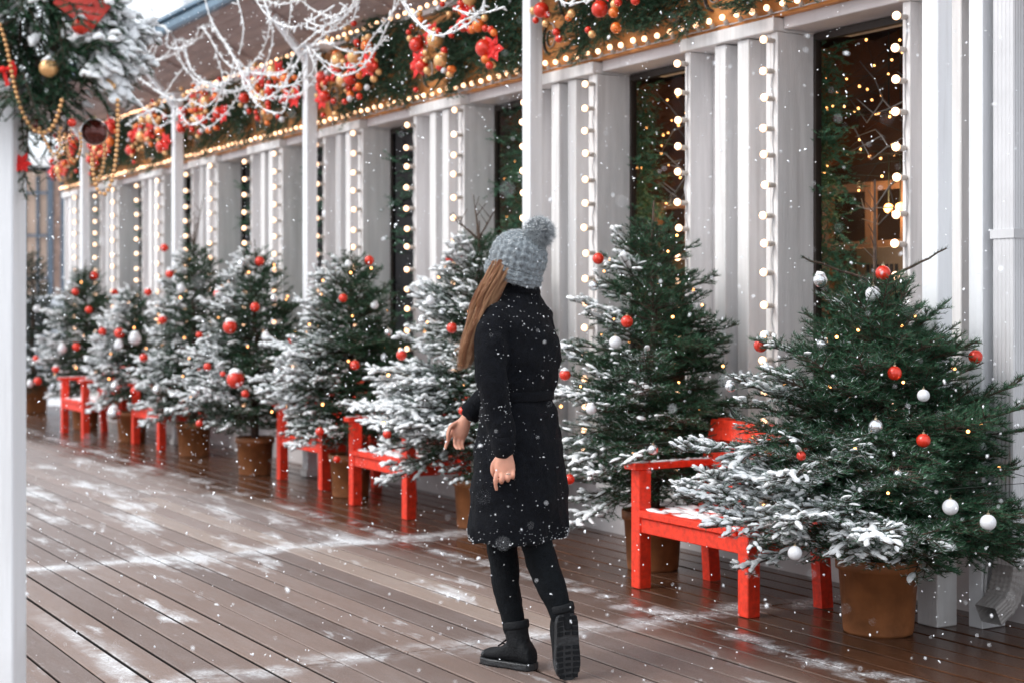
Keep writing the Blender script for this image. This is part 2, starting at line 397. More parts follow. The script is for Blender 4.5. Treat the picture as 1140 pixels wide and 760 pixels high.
def lumps(C, T, Ln, Wd, Ht, seed, sub=2, rough=.25):
    """snow lying along twigs: C centres, T directions, half sizes"""
    g = np.random.default_rng(seed); V0, F0 = ICO[sub]; K = len(C); nv = len(V0)
    up = np.array([0,0,1.0]); s = np.cross(T, up); sl = np.linalg.norm(s, axis=1)
    s = np.where(sl[:,None] < .1, np.array([1.0,0,0]), s/np.maximum(sl,1e-6)[:,None]); w = np.cross(s, T)
    w = w*.5 + up*.5; w /= np.linalg.norm(w, axis=1)[:,None]
    ph = g.random((K,1,3))*6.28; q = V0[None]*3.1 + ph
    disp = 1 + rough*(np.sin(q[...,0]*1.3+q[...,1]) + np.sin(q[...,1]*1.7+q[...,2]*1.1) + np.sin(q[...,2]*2.3+q[...,0]*1.9))*.6
    jit = g.normal(0, .05, (K, nv)) + disp
    U = V0[None]*jit[...,None]
    Z = U[...,2]*Ht[:,None]; Z = np.where(Z < 0, Z*.45, Z)
    bend = -.35*(U[...,0]**2)*Ht[:,None]
    V = C[:,None] + T[:,None]*(U[...,0]*Ln[:,None])[...,None] + s[:,None]*(U[...,1]*Wd[:,None])[...,None] + w[:,None]*(Z+bend)[...,None]
    F = (F0[None] + (np.arange(K)*nv)[:,None,None]).reshape(-1,3)
    return V.reshape(-1,3), F

def spray(S, base, d, L, lv, rr, fr=0.0, step=.055, ang=50, droop=.15, side_max=.4, rad=.006, depth=2, start=.18, bare=0):
    """one flat fir branch: axis, side twigs, sub twigs"""
    d = Vector(d).normalized(); n = max(3, int(L/.09)); pts = [Vector(base)]
    dd = d.copy()
    for i in range(n):
        f = i/n
        dd = (dd + Vector((rr.uniform(-.05,.05), rr.uniform(-.05,.05), (-droop if f < .55 else droop*1.3)/n*2.2 + rr.uniform(-.03,.03)))).normalized()
        pts.append(pts[-1] + dd*(L/n))
    for i in range(n):
        r0 = rad*(1-i/n*.75); r1 = rad*(1-(i+1)/n*.75)
        S.add(pts[i], pts[i+1], lv, r0, r1, fr, bare if (i+1)/n < .2 or bare == 1 else 0)
    if depth <= 0 or L < .07: return pts
    s = start*L + rr.uniform(0, step)
    while s < L*.97:
        i = min(int(s/L*n), n-1); f = s/L*n - i
        p = pts[i].lerp(pts[i+1], f); t = (pts[i+1]-pts[i]).normalized()
        sd = t.cross(Vector((0,0,1)))
        if sd.length < .1: sd = Vector((1,0,0))
        sd.normalize()
        for sg in (-1, 1):
            l = min(.52*(L-s)+.035, side_max)*rr.uniform(.7,1.15)
            a = R_(ang + rr.uniform(-9,9))
            ro = R_(rr.uniform(-26,40)); up_ = sd.cross(t)
            dr = t*math.cos(a) + (sd*(sg*math.cos(ro)) + Vector((0,0,math.sin(ro))))*math.sin(a)
            spray(S, p, dr, l, lv+1, rr, fr, step*.95, ang, droop*.5, side_max*.5, max(.0022, rad*.5), depth-1, .22)
        s += step*rr.uniform(.8,1.25)
    return pts

def fir_crown(S, trunk_x, trunk_y, z0, H, R, rr, nw=9, nb=8, step=.055, droop=.18, power=.75, top=.9, up0=-2, up1=48, side_max=.42, lean=(0,0)):
    for i in range(nw):
        f = i/(nw-1); z = z0 + (H*top - z0)*f**.95
        Lw = (R*(1-f*.93)**power + .05)*(.74 if i == 0 else (.88 if i == 1 else 1.0))
        cnt = max(4, int(nb - 3.2*f)); a0 = rr.random()*6.28
        cx = trunk_x + lean[0]*f; cy = trunk_y + lean[1]*f
        for k in range(cnt):
            az = a0 + 6.283*k/cnt + rr.uniform(-.22,.22)
            L = Lw*rr.uniform(.74,1.1); e = R_(up0 + (up1-up0)*f**.8 + rr.uniform(-9,11))
            spray(S, (cx, cy, z + rr.uniform(-.03,.03)), (math.cos(az)*math.cos(e), math.sin(az)*math.cos(e), math.sin(e)), L, 1, rr,
                  0, step, 48, droop*(1-f*.8), side_max, .009*(1-f*.6), 2)
        if i < nw-1:
            for k in range(max(3, cnt-2)):
                az = rr.random()*6.28; e = R_(up0 + (up1-up0)*f + rr.uniform(0,18)); L = Lw*rr.uniform(.5,.85)
                spray(S, (cx, cy, z + (H*top-z0)/nw*.5), (math.cos(az)*math.cos(e), math.sin(az)*math.cos(e), math.sin(e)), L, 1, rr,
                      0, step, 48, droop*.5, side_max, .006, 2)

XWALL = 5.02
def squash(S):
    for L in (S.p0, S.p1):
        for i, p in enumerate(L):
            if p[0] > XWALL: L[i] = (XWALL + .30*math.tanh((p[0]-XWALL)/.30), p[1], p[2])

def snow_factor(p, cx, cy, R, z0, H, spec, jitter=True):
    fz = max(0, min(1, (p[2]-z0)/(H*.9-z0))); Rl = R*(1-fz*.93)**.68 + .06
    dx, dy = (p[0]-cx)/Rl, (p[1]-cy)/Rl
    outw = -dx*.95 + dy*.25                         # open side of the deck
    rad = min(1.1, math.hypot(dx, dy)); outw = max(-1.1, min(1.1, outw)); zf = (p[2]-z0)/(H-z0)
    nz = noise.noise(Vector((p[0]*4.2, p[1]*4.2, p[2]*5.0+spec.get('seed',0))))
    s = spec.get('bias', 0) + outw*1.1 + (rad-.45)*.6 - zf*spec.get('zfall', .9) + nz*.75
    if spec.get('rim'): s += spec['rim']*max(0, 1 - zf*3.2)*max(0, rad-.35)
    return max(0.0, min(1.0, s))

def potted_fir(idx, X, Y, H, R, seed, desc, spec, per_m=420, nl=.021, nw=.0024, nwh=9, nb=8, z0=.5, pot=(.175,.33), sub=2, step=.055, extra=None, side_max=.42, top=.9, power=.75, lean=(0,0), up1=48, matn='needle', snow_n=1.0, droop=.18):
    root = thing('potted_fir_tree', desc, 'christmas tree', (X,Y,0), 0, 'potted fir trees along the pavilion')
    rr = random.Random(seed); S = Segs()
    fir_crown(S, X, Y, z0, H, R, rr, nwh, nb, step, droop, power, top, spec.get('up0',-8), up1, side_max, lean)
    if extra: extra(S, rr)
    squash(S)
    for i in range(len(S.p0)):
        S.fr[i] = snow_factor(S.p1[i], X, Y, R, z0, H, spec)
    FRS = list(S.fr); S.fr = [min(.8, f*.7 + .22*max(0, min(1, (X-S.p1[i][0])/R + .1*(S.p1[i][1]-Y)/R))*(1-spec.get('zf2',.6)*(S.p1[i][2]-z0)/(H-z0))) for i, f in enumerate(FRS)]
    org = np.array([X, Y, 0.0])
    V, F, tint = needles(S, per_m, nl, nw, seed); me = np_mesh('crown', V-org, F, tint)
    link('crown', me, M[matn], root); S.fr = FRS
    V, F = stems(S); link('branches', np_mesh('branches', V-org, F), M['bark'], root)
    # trunk
    tb = MB(); pts = [(0,0,.26)]; rad = [.028+.012*R]
    for k in range(1, 9):
        f = k/8; pts.append((lean[0]*f + math.sin(k*1.7+seed)*.006, lean[1]*f + math.cos(k*2.1+seed)*.006, .26 + (H-.26)*f)); rad.append((.028+.012*R)*(1-f)+.004)
    tb.tube(pts, rad, 8); tb.build('trunk', 'bark', root, True)
    # snow
    g = random.Random(seed+5); C = []; T = []; Ln = []; Wd = []; Ht = []
    for i in range(len(S.p0)):
        if S.bare[i] == 1 : continue
        f = S.fr[i]
        if S.lv[i] < 1 or g.random() > (f-.16)*(1.15 if S.lv[i] < 3 else .55)*snow_n: continue
        a, b = Vector(S.p0[i]), Vector(S.p1[i]); t = b-a; L = t.length
        if abs(t.z)/max(L,1e-5) > .8: continue
        t.normalize(); c = (a+b)/2 + Vector((0,0,nl*.45))
        C.append(tuple(c-Vector(org))); T.append(tuple(t)); q = spec.get('lump', 1.0)*g.uniform(.7,1.25)
        Ln.append(L*.48+nl*.45*q); Wd.append(nl*(.80 if S.lv[i] == 1 else (.74 if S.lv[i] == 2 else .52))*q); Ht.append(nl*.42*q*(.6+.6*f)*(1 if S.lv[i] < 3 else .75))
    if C:
        V, F = lumps(np.array(C), np.array(T), np.array(Ln), np.array(Wd), np.array(Ht), seed, sub, .13)
        link('snow', np_mesh('snow', V, F), M['snow'], root, True)['kind'] = 'stuff'
    # pot
    pr, phh = pot; p = MB()
    p.lathe([(pr*.62,0),(pr*.80,0),(pr*.82,.01),(pr*.93,phh*.84),(pr*.95,phh*.84),(pr*1.0,phh*.845),(pr*1.01,phh),(pr*.95,phh),(pr*.94,phh-.03),(0.01,phh-.035)], 32)
    po = p.build('pot', 'pot', root, True)
    so = MB(); so.lathe([(pr*.93,phh-.045),(pr*.92,phh-.028),(.01,phh-.018)], 20); so.build('soil', 'soil', po, True)
    return root, (X, Y, H, R, z0, power, lean), S

# ------------------------------------------------------------------ camera, world, light
cam = bpy.data.cameras.new('camera'); co = bpy.data.objects.new('camera', cam); COL.objects.link(co); scn.camera = co
co.location = (0,0,CH); co.rotation_euler = (math.pi/2, 0, -TH); cam.sensor_width = 36; cam.lens = 36*FP/1140
cam.shift_y = -38/1140; cam.clip_end = 2000; cam.clip_start = .05
cam.dof.use_dof = True; cam.dof.focus_distance = 6.15; cam.dof.aperture_fstop = 2.35; cam.dof.aperture_blades = 0

wd = bpy.data.worlds.new('World'); scn.world = wd; wd.use_nodes = True; nt = wd.node_tree
bg = nt.nodes['Background']; sky = nt.nodes.new('ShaderNodeTexSky'); sky.sky_type = 'NISHITA'; sky.sun_disc = False
SUN_EL, SUN_AZ = R_(42), R_(-78)        # azimuth from +Y, clockwise
sky.sun_elevation = SUN_EL; sky.sun_rotation = SUN_AZ; sky.dust_density = 4.0; sky.air_density = 1.0
hs = nt.nodes.new('ShaderNodeHueSaturation'); hs.inputs['Saturation'].default_value = .22
mxw = nt.nodes.new('ShaderNodeMix'); mxw.data_type = 'RGBA'; mxw.inputs[0].default_value = .72; mxw.inputs[7].default_value = (9.3,9.9,10.6,1)
nt.links.new(sky.outputs[0], hs.inputs['Color']); nt.links.new(hs.outputs[0], mxw.inputs[6]); nt.links.new(mxw.outputs[2], bg.inputs[0])
bg.inputs[1].default_value = .158
sl = bpy.data.lights.new('sun', 'SUN'); sl.energy = 1.9; sl.angle = R_(28); sl.color = (1,.965,.92)
so = bpy.data.objects.new('sun', sl); COL.objects.link(so)
dirv = Vector((math.sin(SUN_AZ)*math.cos(SUN_EL), math.cos(SUN_AZ)*math.cos(SUN_EL), math.sin(SUN_EL)))
so.rotation_euler = dirv.to_track_quat('Z', 'Y').to_euler()
scn.view_settings.view_transform = 'Standard'; scn.view_settings.look = 'None'; scn.view_settings.exposure = 0
scn.cycles.use_denoising = True
scn.cycles.max_bounces = 6; scn.cycles.diffuse_bounces = 3; scn.cycles.transparent_max_bounces = 8; scn.cycles.caustics_reflective = False; scn.cycles.caustics_refractive = False
scn.cycles.sample_clamp_indirect = 4
scn.cycles.use_adaptive_sampling = True; scn.cycles.adaptive_threshold = .03

# ------------------------------------------------------------------ ground and deck
def deck():
    V = []; F = []; T = []
    pitch = .15; gap = .014
    x = -7.5; col = 0
    while x < 5.58:
        yj = -5.6 + .02
        k = 0
        while yj < 21.3:
            r = rnd.random(); lt = 1.0 if rnd.random() < .045 else 0.0
            y0, y1 = yj + .003, yj + 2.8 - .003
            x0, x1 = x + gap/2, x + pitch - gap/2
            g = gap*.35*rnd.uniform(-1, 1); x0 += g; x1 += g*.5
            zt = -rnd.random()*.0025; b = .003
            n = len(V)
            V += [(x0,y0,zt-.03),(x1,y0,zt-.03),(x1,y1,zt-.03),(x0,y1,zt-.03),
                  (x0,y0,zt-b),(x1,y0,zt-b),(x1,y1,zt-b),(x0,y1,zt-b),
                  (x0+b,y0+b,zt),(x1-b,y0+b,zt),(x1-b,y1-b,zt),(x0+b,y1-b,zt)]
            F += [(n+a, n+b_, n+c, n+d) for a,b_,c,d in ((0,1,5,4),(1,2,6,5),(2,3,7,6),(3,0,4,7),(4,5,9,8),(5,6,10,9),(6,7,11,10),(7,4,8,11),(8,9,10,11))]
            T += [(r, lt, 0, 1)]*12
            yj += 2.8
        x += pitch
    dm_ = np_mesh('deck', np.array(V), np.array(F), np.array(T)); dm_.shade_flat(); link('deck', dm_, M['deck']); tag(bpy.data.objects['deck'], kind='structure')
deck()
u = MB(); u.box(-8, 5.6, -5.6, 19.63, -.06, -.035); tag(u.build('deck_subfloor', 'under'), kind='structure')
gmb = MB(); gmb.add([(-600,-600,-.07),(600,-600,-.07),(600,900,-.07),(-600,900,-.07)], [(0,1,2,3)])
tag(gmb.build('ground', 'pave'), kind='structure')

# ------------------------------------------------------------------ pavilion
XF, XB, XG = 5.40, 5.56, 5.67
PER = 1.72; Y0 = 6.27; YEND = 20.8; YNEAR = 3.2
pav = thing('pavilion', 'long low pavilion with white battened bays, dark windows and ochre carved fascia', 'building', (XF, 12, 0))
PO = Vector((XF, 12, 0))
class PMB(MB):
    def build(s, name, m, parent=pav, smooth=False):
        s.v = [(v[0]-PO.x, v[1]-PO.y, v[2]-PO.z) for v in s.v]; return MB.build(s, name, m, parent, smooth)
bays = list(range(-1, 9))
for k in bays:
    y0 = Y0 + PER*k                     # far edge of an opening
    p = PMB(); p.box(XF, XG+.004, y0, y0+.055, .32, 2.89, bev=.003); p.build('window_casing', 'paint')
    p = PMB(); p.box(XF+.004, XG+.004, y0+.062, y0+.10, .32, 2.888, bev=.003); p.build('window_casing', 'paint')
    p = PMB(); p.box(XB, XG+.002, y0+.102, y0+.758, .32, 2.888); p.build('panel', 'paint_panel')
    for a in (.235, .435):
        p = PMB(); p.box(XF-.005, XB-.002, y0+a, y0+a+.095, .325, 2.886, bev=.004); p.build('fin', 'paint')
    p = PMB(); p.box(XF, XG+.004, y0+.76, y0+.81, .32, 2.89, bev=.003); p.build('window_casing', 'paint')
    p = PMB(); p.box(XF-.035, XB+.25, y0-.004, y0+.814, 2.892, 2.965, bev=.004); p.build('header', 'paint')
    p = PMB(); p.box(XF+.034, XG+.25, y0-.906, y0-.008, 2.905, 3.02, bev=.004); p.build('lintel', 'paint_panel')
    p = PMB(); p.box(XF-.01, XG+.05, y0-.906, y0-.002, .28, .32, bev=.004); p.build('sill', 'paint')
    # window
    w = PMB(); yA, yB = y0-.908, y0-.002; t = .02
    w.box(XG-.02, XG+.02, yA, yA+t, .33, 2.90); w.box(XG-.02, XG+.02, yB-t, yB, .33, 2.90)
    w.box(XG-.02, XG+.02, yA+t, yB-t, 2.86, 2.90); w.box(XG-.02, XG+.02, yA+t, yB-t, .33, .37)
    wo = w.build('window', 'frame_dark')
    gm = MB(); gm.add([(XG-PO.x, yA+t-PO.y, .37),(XG-PO.x, yB-t-PO.y, .37),(XG-PO.x, yB-t-PO.y, 2.86),(XG-PO.x, yA+t-PO.y, 2.86)], [(0,1,2,3)])
    gm.build('pane', 'glass', wo)
    # carved fascia board with scrolls
    f = PMB(); f.box(XF-.01, XF+.03, y0-.912, y0+.806, 2.969, 3.62)
    fo = f.build('fascia', 'ochre')
    for nm, mt, xx, rr0, ph in (('fretwork', 'scroll', XF-.018, .012, 0.0), ('fretwork_dark', 'scroll_dark', XF-.0125, .016, .35)):
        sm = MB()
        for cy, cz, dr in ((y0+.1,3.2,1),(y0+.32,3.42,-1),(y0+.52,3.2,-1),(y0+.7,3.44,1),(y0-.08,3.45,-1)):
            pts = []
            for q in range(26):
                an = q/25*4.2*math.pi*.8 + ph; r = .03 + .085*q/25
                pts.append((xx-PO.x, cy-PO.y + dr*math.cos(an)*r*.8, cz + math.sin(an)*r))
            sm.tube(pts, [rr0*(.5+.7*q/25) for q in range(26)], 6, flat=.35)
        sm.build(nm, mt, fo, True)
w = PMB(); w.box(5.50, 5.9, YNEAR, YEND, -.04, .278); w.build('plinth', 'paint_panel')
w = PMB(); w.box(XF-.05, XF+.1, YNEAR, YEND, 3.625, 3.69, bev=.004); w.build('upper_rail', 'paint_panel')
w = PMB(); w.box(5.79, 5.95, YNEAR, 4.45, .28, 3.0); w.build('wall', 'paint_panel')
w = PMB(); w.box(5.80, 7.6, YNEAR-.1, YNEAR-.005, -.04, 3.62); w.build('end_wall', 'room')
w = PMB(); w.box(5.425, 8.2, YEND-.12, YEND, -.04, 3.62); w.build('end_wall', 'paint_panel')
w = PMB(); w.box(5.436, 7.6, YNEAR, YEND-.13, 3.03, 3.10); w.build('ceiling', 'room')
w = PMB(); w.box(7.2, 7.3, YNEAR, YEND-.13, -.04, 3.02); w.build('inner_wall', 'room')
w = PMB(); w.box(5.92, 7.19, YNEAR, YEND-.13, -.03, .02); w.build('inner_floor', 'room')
# soffit (boards), brackets, gutter, roof
w = PMB(); nb_ = 9
for i in range(nb_):
    fa, fb = i/nb_, (i+1)/nb_
    xa, xb = 5.42-.80*fa, 5.42-.80*fb+.006; za, zb = 3.70+.34*fa, 3.70+.34*fb
    w.add([(xa,YNEAR,za),(xa,YEND+.4,za),(xb,YEND+.4,zb),(xb,YNEAR,zb),(xa,YNEAR,za+.03),(xa,YEND+.4,za+.03),(xb,YEND+.4,zb+.03),(xb,YNEAR,zb+.03)],
          [(0,1,2,3),(7,6,5,4),(0,4,5,1),(1,5,6,2),(2,6,7,3),(3,7,4,0)])
w.build('soffit', 'soffit')
for i in range(12):
    y = 4.9 + i*1.45
    if y > YEND: break
    w = PMB(); w.add([(5.38,y-.035,3.69),(4.72,y-.035,3.97),(4.72,y-.035,4.02),(5.38,y-.035,3.76),(5.38,y+.035,3.69),(4.72,y+.035,3.97),(4.72,y+.035,4.02),(5.38,y+.035,3.76)],
                     [(0,1,2,3),(7,6,5,4),(0,4,5,1),(1,5,6,2),(2,6,7,3),(3,7,4,0)]); w.build('rafter', 'soffit')
w = PMB(); w.box(4.53, 4.62, YNEAR, YEND+.45, 3.99, 4.09, bev=.02); w.box(4.50, 4.63, YNEAR, YEND+.45, 4.092, 4.12); w.build('gutter', 'gutter')
w = PMB(); w.add([(4.62,YNEAR,4.08),(4.62,YEND+.4,4.08),(7.5,YEND+.4,5.2),(7.5,YNEAR,5.2)], [(0,1,2,3)]); w.build('roof', 'roofsnow')

# posts in front of the facade
POSTS = [4.90, 8.36, 11.94, 15.38, 18.9]
for i, y in enumerate(POSTS):
    x = 5.15
    t = thing('wooden_post', f'slim white square post before the facade, {ORD[i]} from the right edge', 'post', (x, y, 0), 0, 'white posts standing before the pavilion')
    b = MB(); b.box(-.048,.048,-.048,.048,.06,3.60, bev=.005); b.build('shaft', 'post', t)
    b = MB(); b.box(-.062,.062,-.062,.062,0,.36 if i == 0 else .06, bev=.005)
    if i == 0: b.v = [v for v in b.v]
    b.build('base', 'paint', t)
    b = MB(); b.tube([(0,0,3.45),(-.32,.02,3.85)], .035, 6); b.build('strut', 'post', t)
    b = MB(); b.box(-.06,.20,-.06,.06,3.602,3.64, bev=.004); b.build('bracket', 'post', t)
# near corner fins beside the downpipe
b = MB(); b.box(5.24,5.39,4.72,4.80,0,3.6, bev=.004); o = b.build('corner_board', 'post'); tag(o, 'tall white corner board between the right end post and the downpipe', 'board')
# downpipe
dp = thing('downpipe', 'ribbed white rectangular downpipe at the right edge ending in a grey elbow', 'downpipe', (5.30, 4.62, 0))
b = MB()
ring = []
def rect_rib(cx, cy, hw, hd, n=5, amp=.004):
    pts = []
    for side in range(4):
        for q in range(n*2):
            f = q/(n*2); a = amp if q % 2 else 0
            if side == 0: pts.append((cx-hw-a, cy+hd-2*hd*f))
            if side == 1: pts.append((cx-hw+2*hw*f, cy-hd-a))
            if side == 2: pts.append((cx+hw+a, cy-hd+2*hd*f))
            if side == 3: pts.append((cx+hw-2*hw*f, cy+hd+a))
    return pts
rp = rect_rib(0,0,.042,.055)
b.loft([[(x,y,z) for x,y in rp] for z in (.30,1.2,2.2,3.9)]); b.build('pipe', 'pipe', dp)
b = MB(); rings = []
for q in range(15):
    an = q/14*R_(62); sc = 1.0 + (.07 if q % 2 else 0)
    # sweeps down and away from the wall
    cx, cz = -.14*(1-math.cos(an)), .30-.20*math.sin(an)
    rings.append([(cx + x*math.cos(an)*sc, y*sc, cz + x*math.sin(an)*sc*-1) for x,y in rect_rib(0,0,.043,.056,5,.002)])
last = rings[-1]; rings.append([(x-.06, y, z-.035) for x,y,z in last])
b.loft(rings, cap=False); b.build('elbow', 'elbow', dp)
b = MB(); b.tube([(-.03+math.cos(a)*.02, .09, .17+math.sin(a)*.13) for a in [R_(q) for q in range(90,275,15)]], .008, 6); b.build('hoop', 'cable', dp, True)
b = MB(); b.box(-.05,.052,-.066,.066,1.72,1.76); b.build('strap', 'pipe', dp)

# ------------------------------------------------------------------ festoon strings
bm_ = MB(); bm_.ball((0,0,0), .0208, 14, 9); BULB = bm_.mesh('bulb'); BULB.materials.append(M['bulb']); BULB.polygons.foreach_set('use_smooth', [True]*len(BULB.polygons))
def bulb_string(label, pts, group, out=(-1,0,0), sock=.05, first=None):
    c0 = Vector(pts[0]); t = thing('light_string', label, 'string lights', c0, 0, group)
    b = MB(); o = Vector(out).normalized()
    rel = [Vector(p)-c0 for p in pts]
    cab = []
    for i, p in enumerate(rel):
        cab.append(p)
        if i < len(rel)-1: cab.append((p+rel[i+1])/2 + Vector((rnd.uniform(-.012,.0), rnd.uniform(-.013,.013), rnd.uniform(-.006,.002))))
    b.tube(cab, .004, 5); b.build('cable', 'cable', t)
    b = MB(); b.tube([(0,0,0), o*sock*.6, o*sock], [.0125,.015,.0135], 8); sk = b.build('socket', 'socket', t, True); sk.location = rel[0]
    for p in rel[1:]:
        q = sk.copy(); COL.objects.link(q); q.parent = t; q.location = p
    for p in rel:
        q = bpy.data.objects.new('bulb', BULB); COL.objects.link(q); q.parent = t; jit = Vector((0, rnd.uniform(-.006,.006), rnd.uniform(-.006,.006)))
        q.location = p + o*(sock+.017) + jit
        if sock < .04: q.scale = (.82,.82,.82)
    return t
nwin = 0
for k in bays[1:]:
    y0 = Y0 + PER*k; nm = ORD[k] if k < len(ORD) else str(k)
    zs = [2.84 - .1555*i for i in range(16)]
    bulb_string(f'vertical warm bulb string on the left edge of the {nm} window from the right', [(XF-.002, y0+.03+rnd.uniform(-.007,.007), z+rnd.uniform(-.014,.014)) for z in zs], 'bulb strings beside the windows')
    bulb_string(f'vertical warm bulb string on the right edge of the {nm} window from the right', [(XF-.002, y0-.935+rnd.uniform(-.007,.007), z+rnd.uniform(-.014,.014)-.03) for z in zs], 'bulb strings beside the windows')
    ys = [y0-.91+.1229*(i+.5) for i in range(14)]
    bulb_string(f'row of warm bulbs below the ochre fascia over the {nm} window from the right', [(XF-.03 if y > y0-.02 else XF-.03, y, 2.985) for y in ys], 'bulb rows under the fascia', (-.75,0,.66), .03)
    bulb_string(f'row of warm bulbs along the eaves above the {nm} window from the right', [(XF-.055, y, 3.67) for y in ys], 'bulb rows under the eaves', (-1,0,0), .03)

# ------------------------------------------------------------------ fir garlands over windows
def poinsettia(mb, c, r, nrm):
    z = Vector(nrm).normalized(); x = z.cross(Vector((0,0,1))).normalized(); y = z.cross(x)
    for ring_, (n, l, lift) in enumerate(((6,1.0,.15),(5,.68,.45))):
        for k in range(n):
            a = 6.283*k/n + ring_*.5 + rnd.uniform(-.15,.15); d = x*math.cos(a) + y*math.sin(a); s = z.cross(d)
            L = r*l*rnd.uniform(.85,1.1); w = L*.27
            p = [c + z*.004*ring_, c + d*L*.5 + s*w + z*L*lift*.4, c + d*L + z*L*lift*rnd.uniform(.2,.9), c + d*L*.5 - s*w + z*L*lift*.4, c + d*L*.5 + z*L*lift*.62]
            mb.add(p, [(0,1,4),(1,2,4),(2,3,4),(3,0,4)])
def garland(k, y0, seed):
    rr = random.Random(seed); yc = y0-.45; org = Vector((5.33, yc, 3.3))
    t = thing('fir_garland', f'fir garland with red and gold baubles over the {ORD[k]} window from the right', 'garland', org, 0, 'fir garlands along the fascia')
    S = Segs(); n = 330 if k < 4 else 220
    for i in range(n):
        f = rr.random(); yy = (f-.5)*1.34; zz = rr.uniform(-.18,.40) - .05*math.cos(f*6.28)
        d = Vector((rr.uniform(-.75,-.2), rr.uniform(-.7,.7), rr.uniform(-1.0,.1)))
        spray(S, (5.36, yc+yy, 3.3+zz), d, rr.uniform(.12,.25), 1, rr, 0, .05, 42, .3, .12, .004, 1)
    V, F, tint = needles(S, 300 if k < 3 else 180, .026, .0042 if k < 3 else .0060, seed)
    link('foliage', np_mesh('foliage', V-np.array(org), F, tint), M['needle_garland_bright'], t)
    V, F = stems(S); link('stems', np_mesh('stems', V-np.array(org), F), M['bark'], t)
    def loc(): return Vector((rr.uniform(-.25,-.16), rr.uniform(-.46,.46), rr.uniform(-.28,.24)))
    big = [('bauble_red', .060), ('bauble_gold', .056), ('bauble_gold', .050), ('bauble_red', .052), ('bauble_orange', .050), ('bauble_red', .048), ('bauble_gold', .056), ('bauble_red', .052)]
    sm = [('bauble_red', .026)]*20 + [('bauble_gold', .026)]*18 + [('bauble_orange', .030)]*9 + [('bauble_white', .022)]*4
    cl = [loc() for _ in range(4)]
    ce = [Vector((-.27, -.52+.31*j+rr.uniform(-.06,.06), rr.uniform(-.22,.22))) for j in range(4)]; ce += [c + Vector((.02, .12, -.16 if c.z > 0 else .17)) for c in ce]
    for j, (m_, r) in enumerate(big):
        b = MB(); b.ball((0,0,0), r*rr.uniform(.9,1.1), 16, 10, (1,1,1.12 if m_ == 'bauble_gold' else 1)); o = b.build('bauble', m_, t, True); o.location = ce[j] + Vector((-.02,0,0))
        if k < 4:
            cp = MB(); cp.tube([(0,0,r*1.0),(0,0,r*1.22)], r*.18, 8); cp.build('cap', 'cap', o)
    for j, (m_, r) in enumerate(sm):
        b = MB(); b.ball((0,0,0), r*rr.uniform(.8,1.15), 10, 7); o = b.build('bauble', m_, t, True); c = ce[j % 8]
        o.location = (c + Vector((rr.uniform(-.03,.02), rr.choice((-1,1))*rr.uniform(.04,.16), rr.uniform(-.17,.17)))) if j % 5 < 3 else Vector((rr.uniform(-.30,-.24), rr.uniform(-.58,.58), rr.uniform(-.28,.34)))
    for j in (0, 3, 1, 6):
        b = MB(); poinsettia(b, Vector((0,0,0)), rr.uniform(.09,.125), (-1,-.25,.05)); o = b.build('poinsettia', 'petal', t); o.location = ce[j] + Vector((.0, rr.choice((-.08,.08)), rr.uniform(-.06,.06)))
for k in bays[1:]: garland(k, Y0 + PER*k, 300+k)

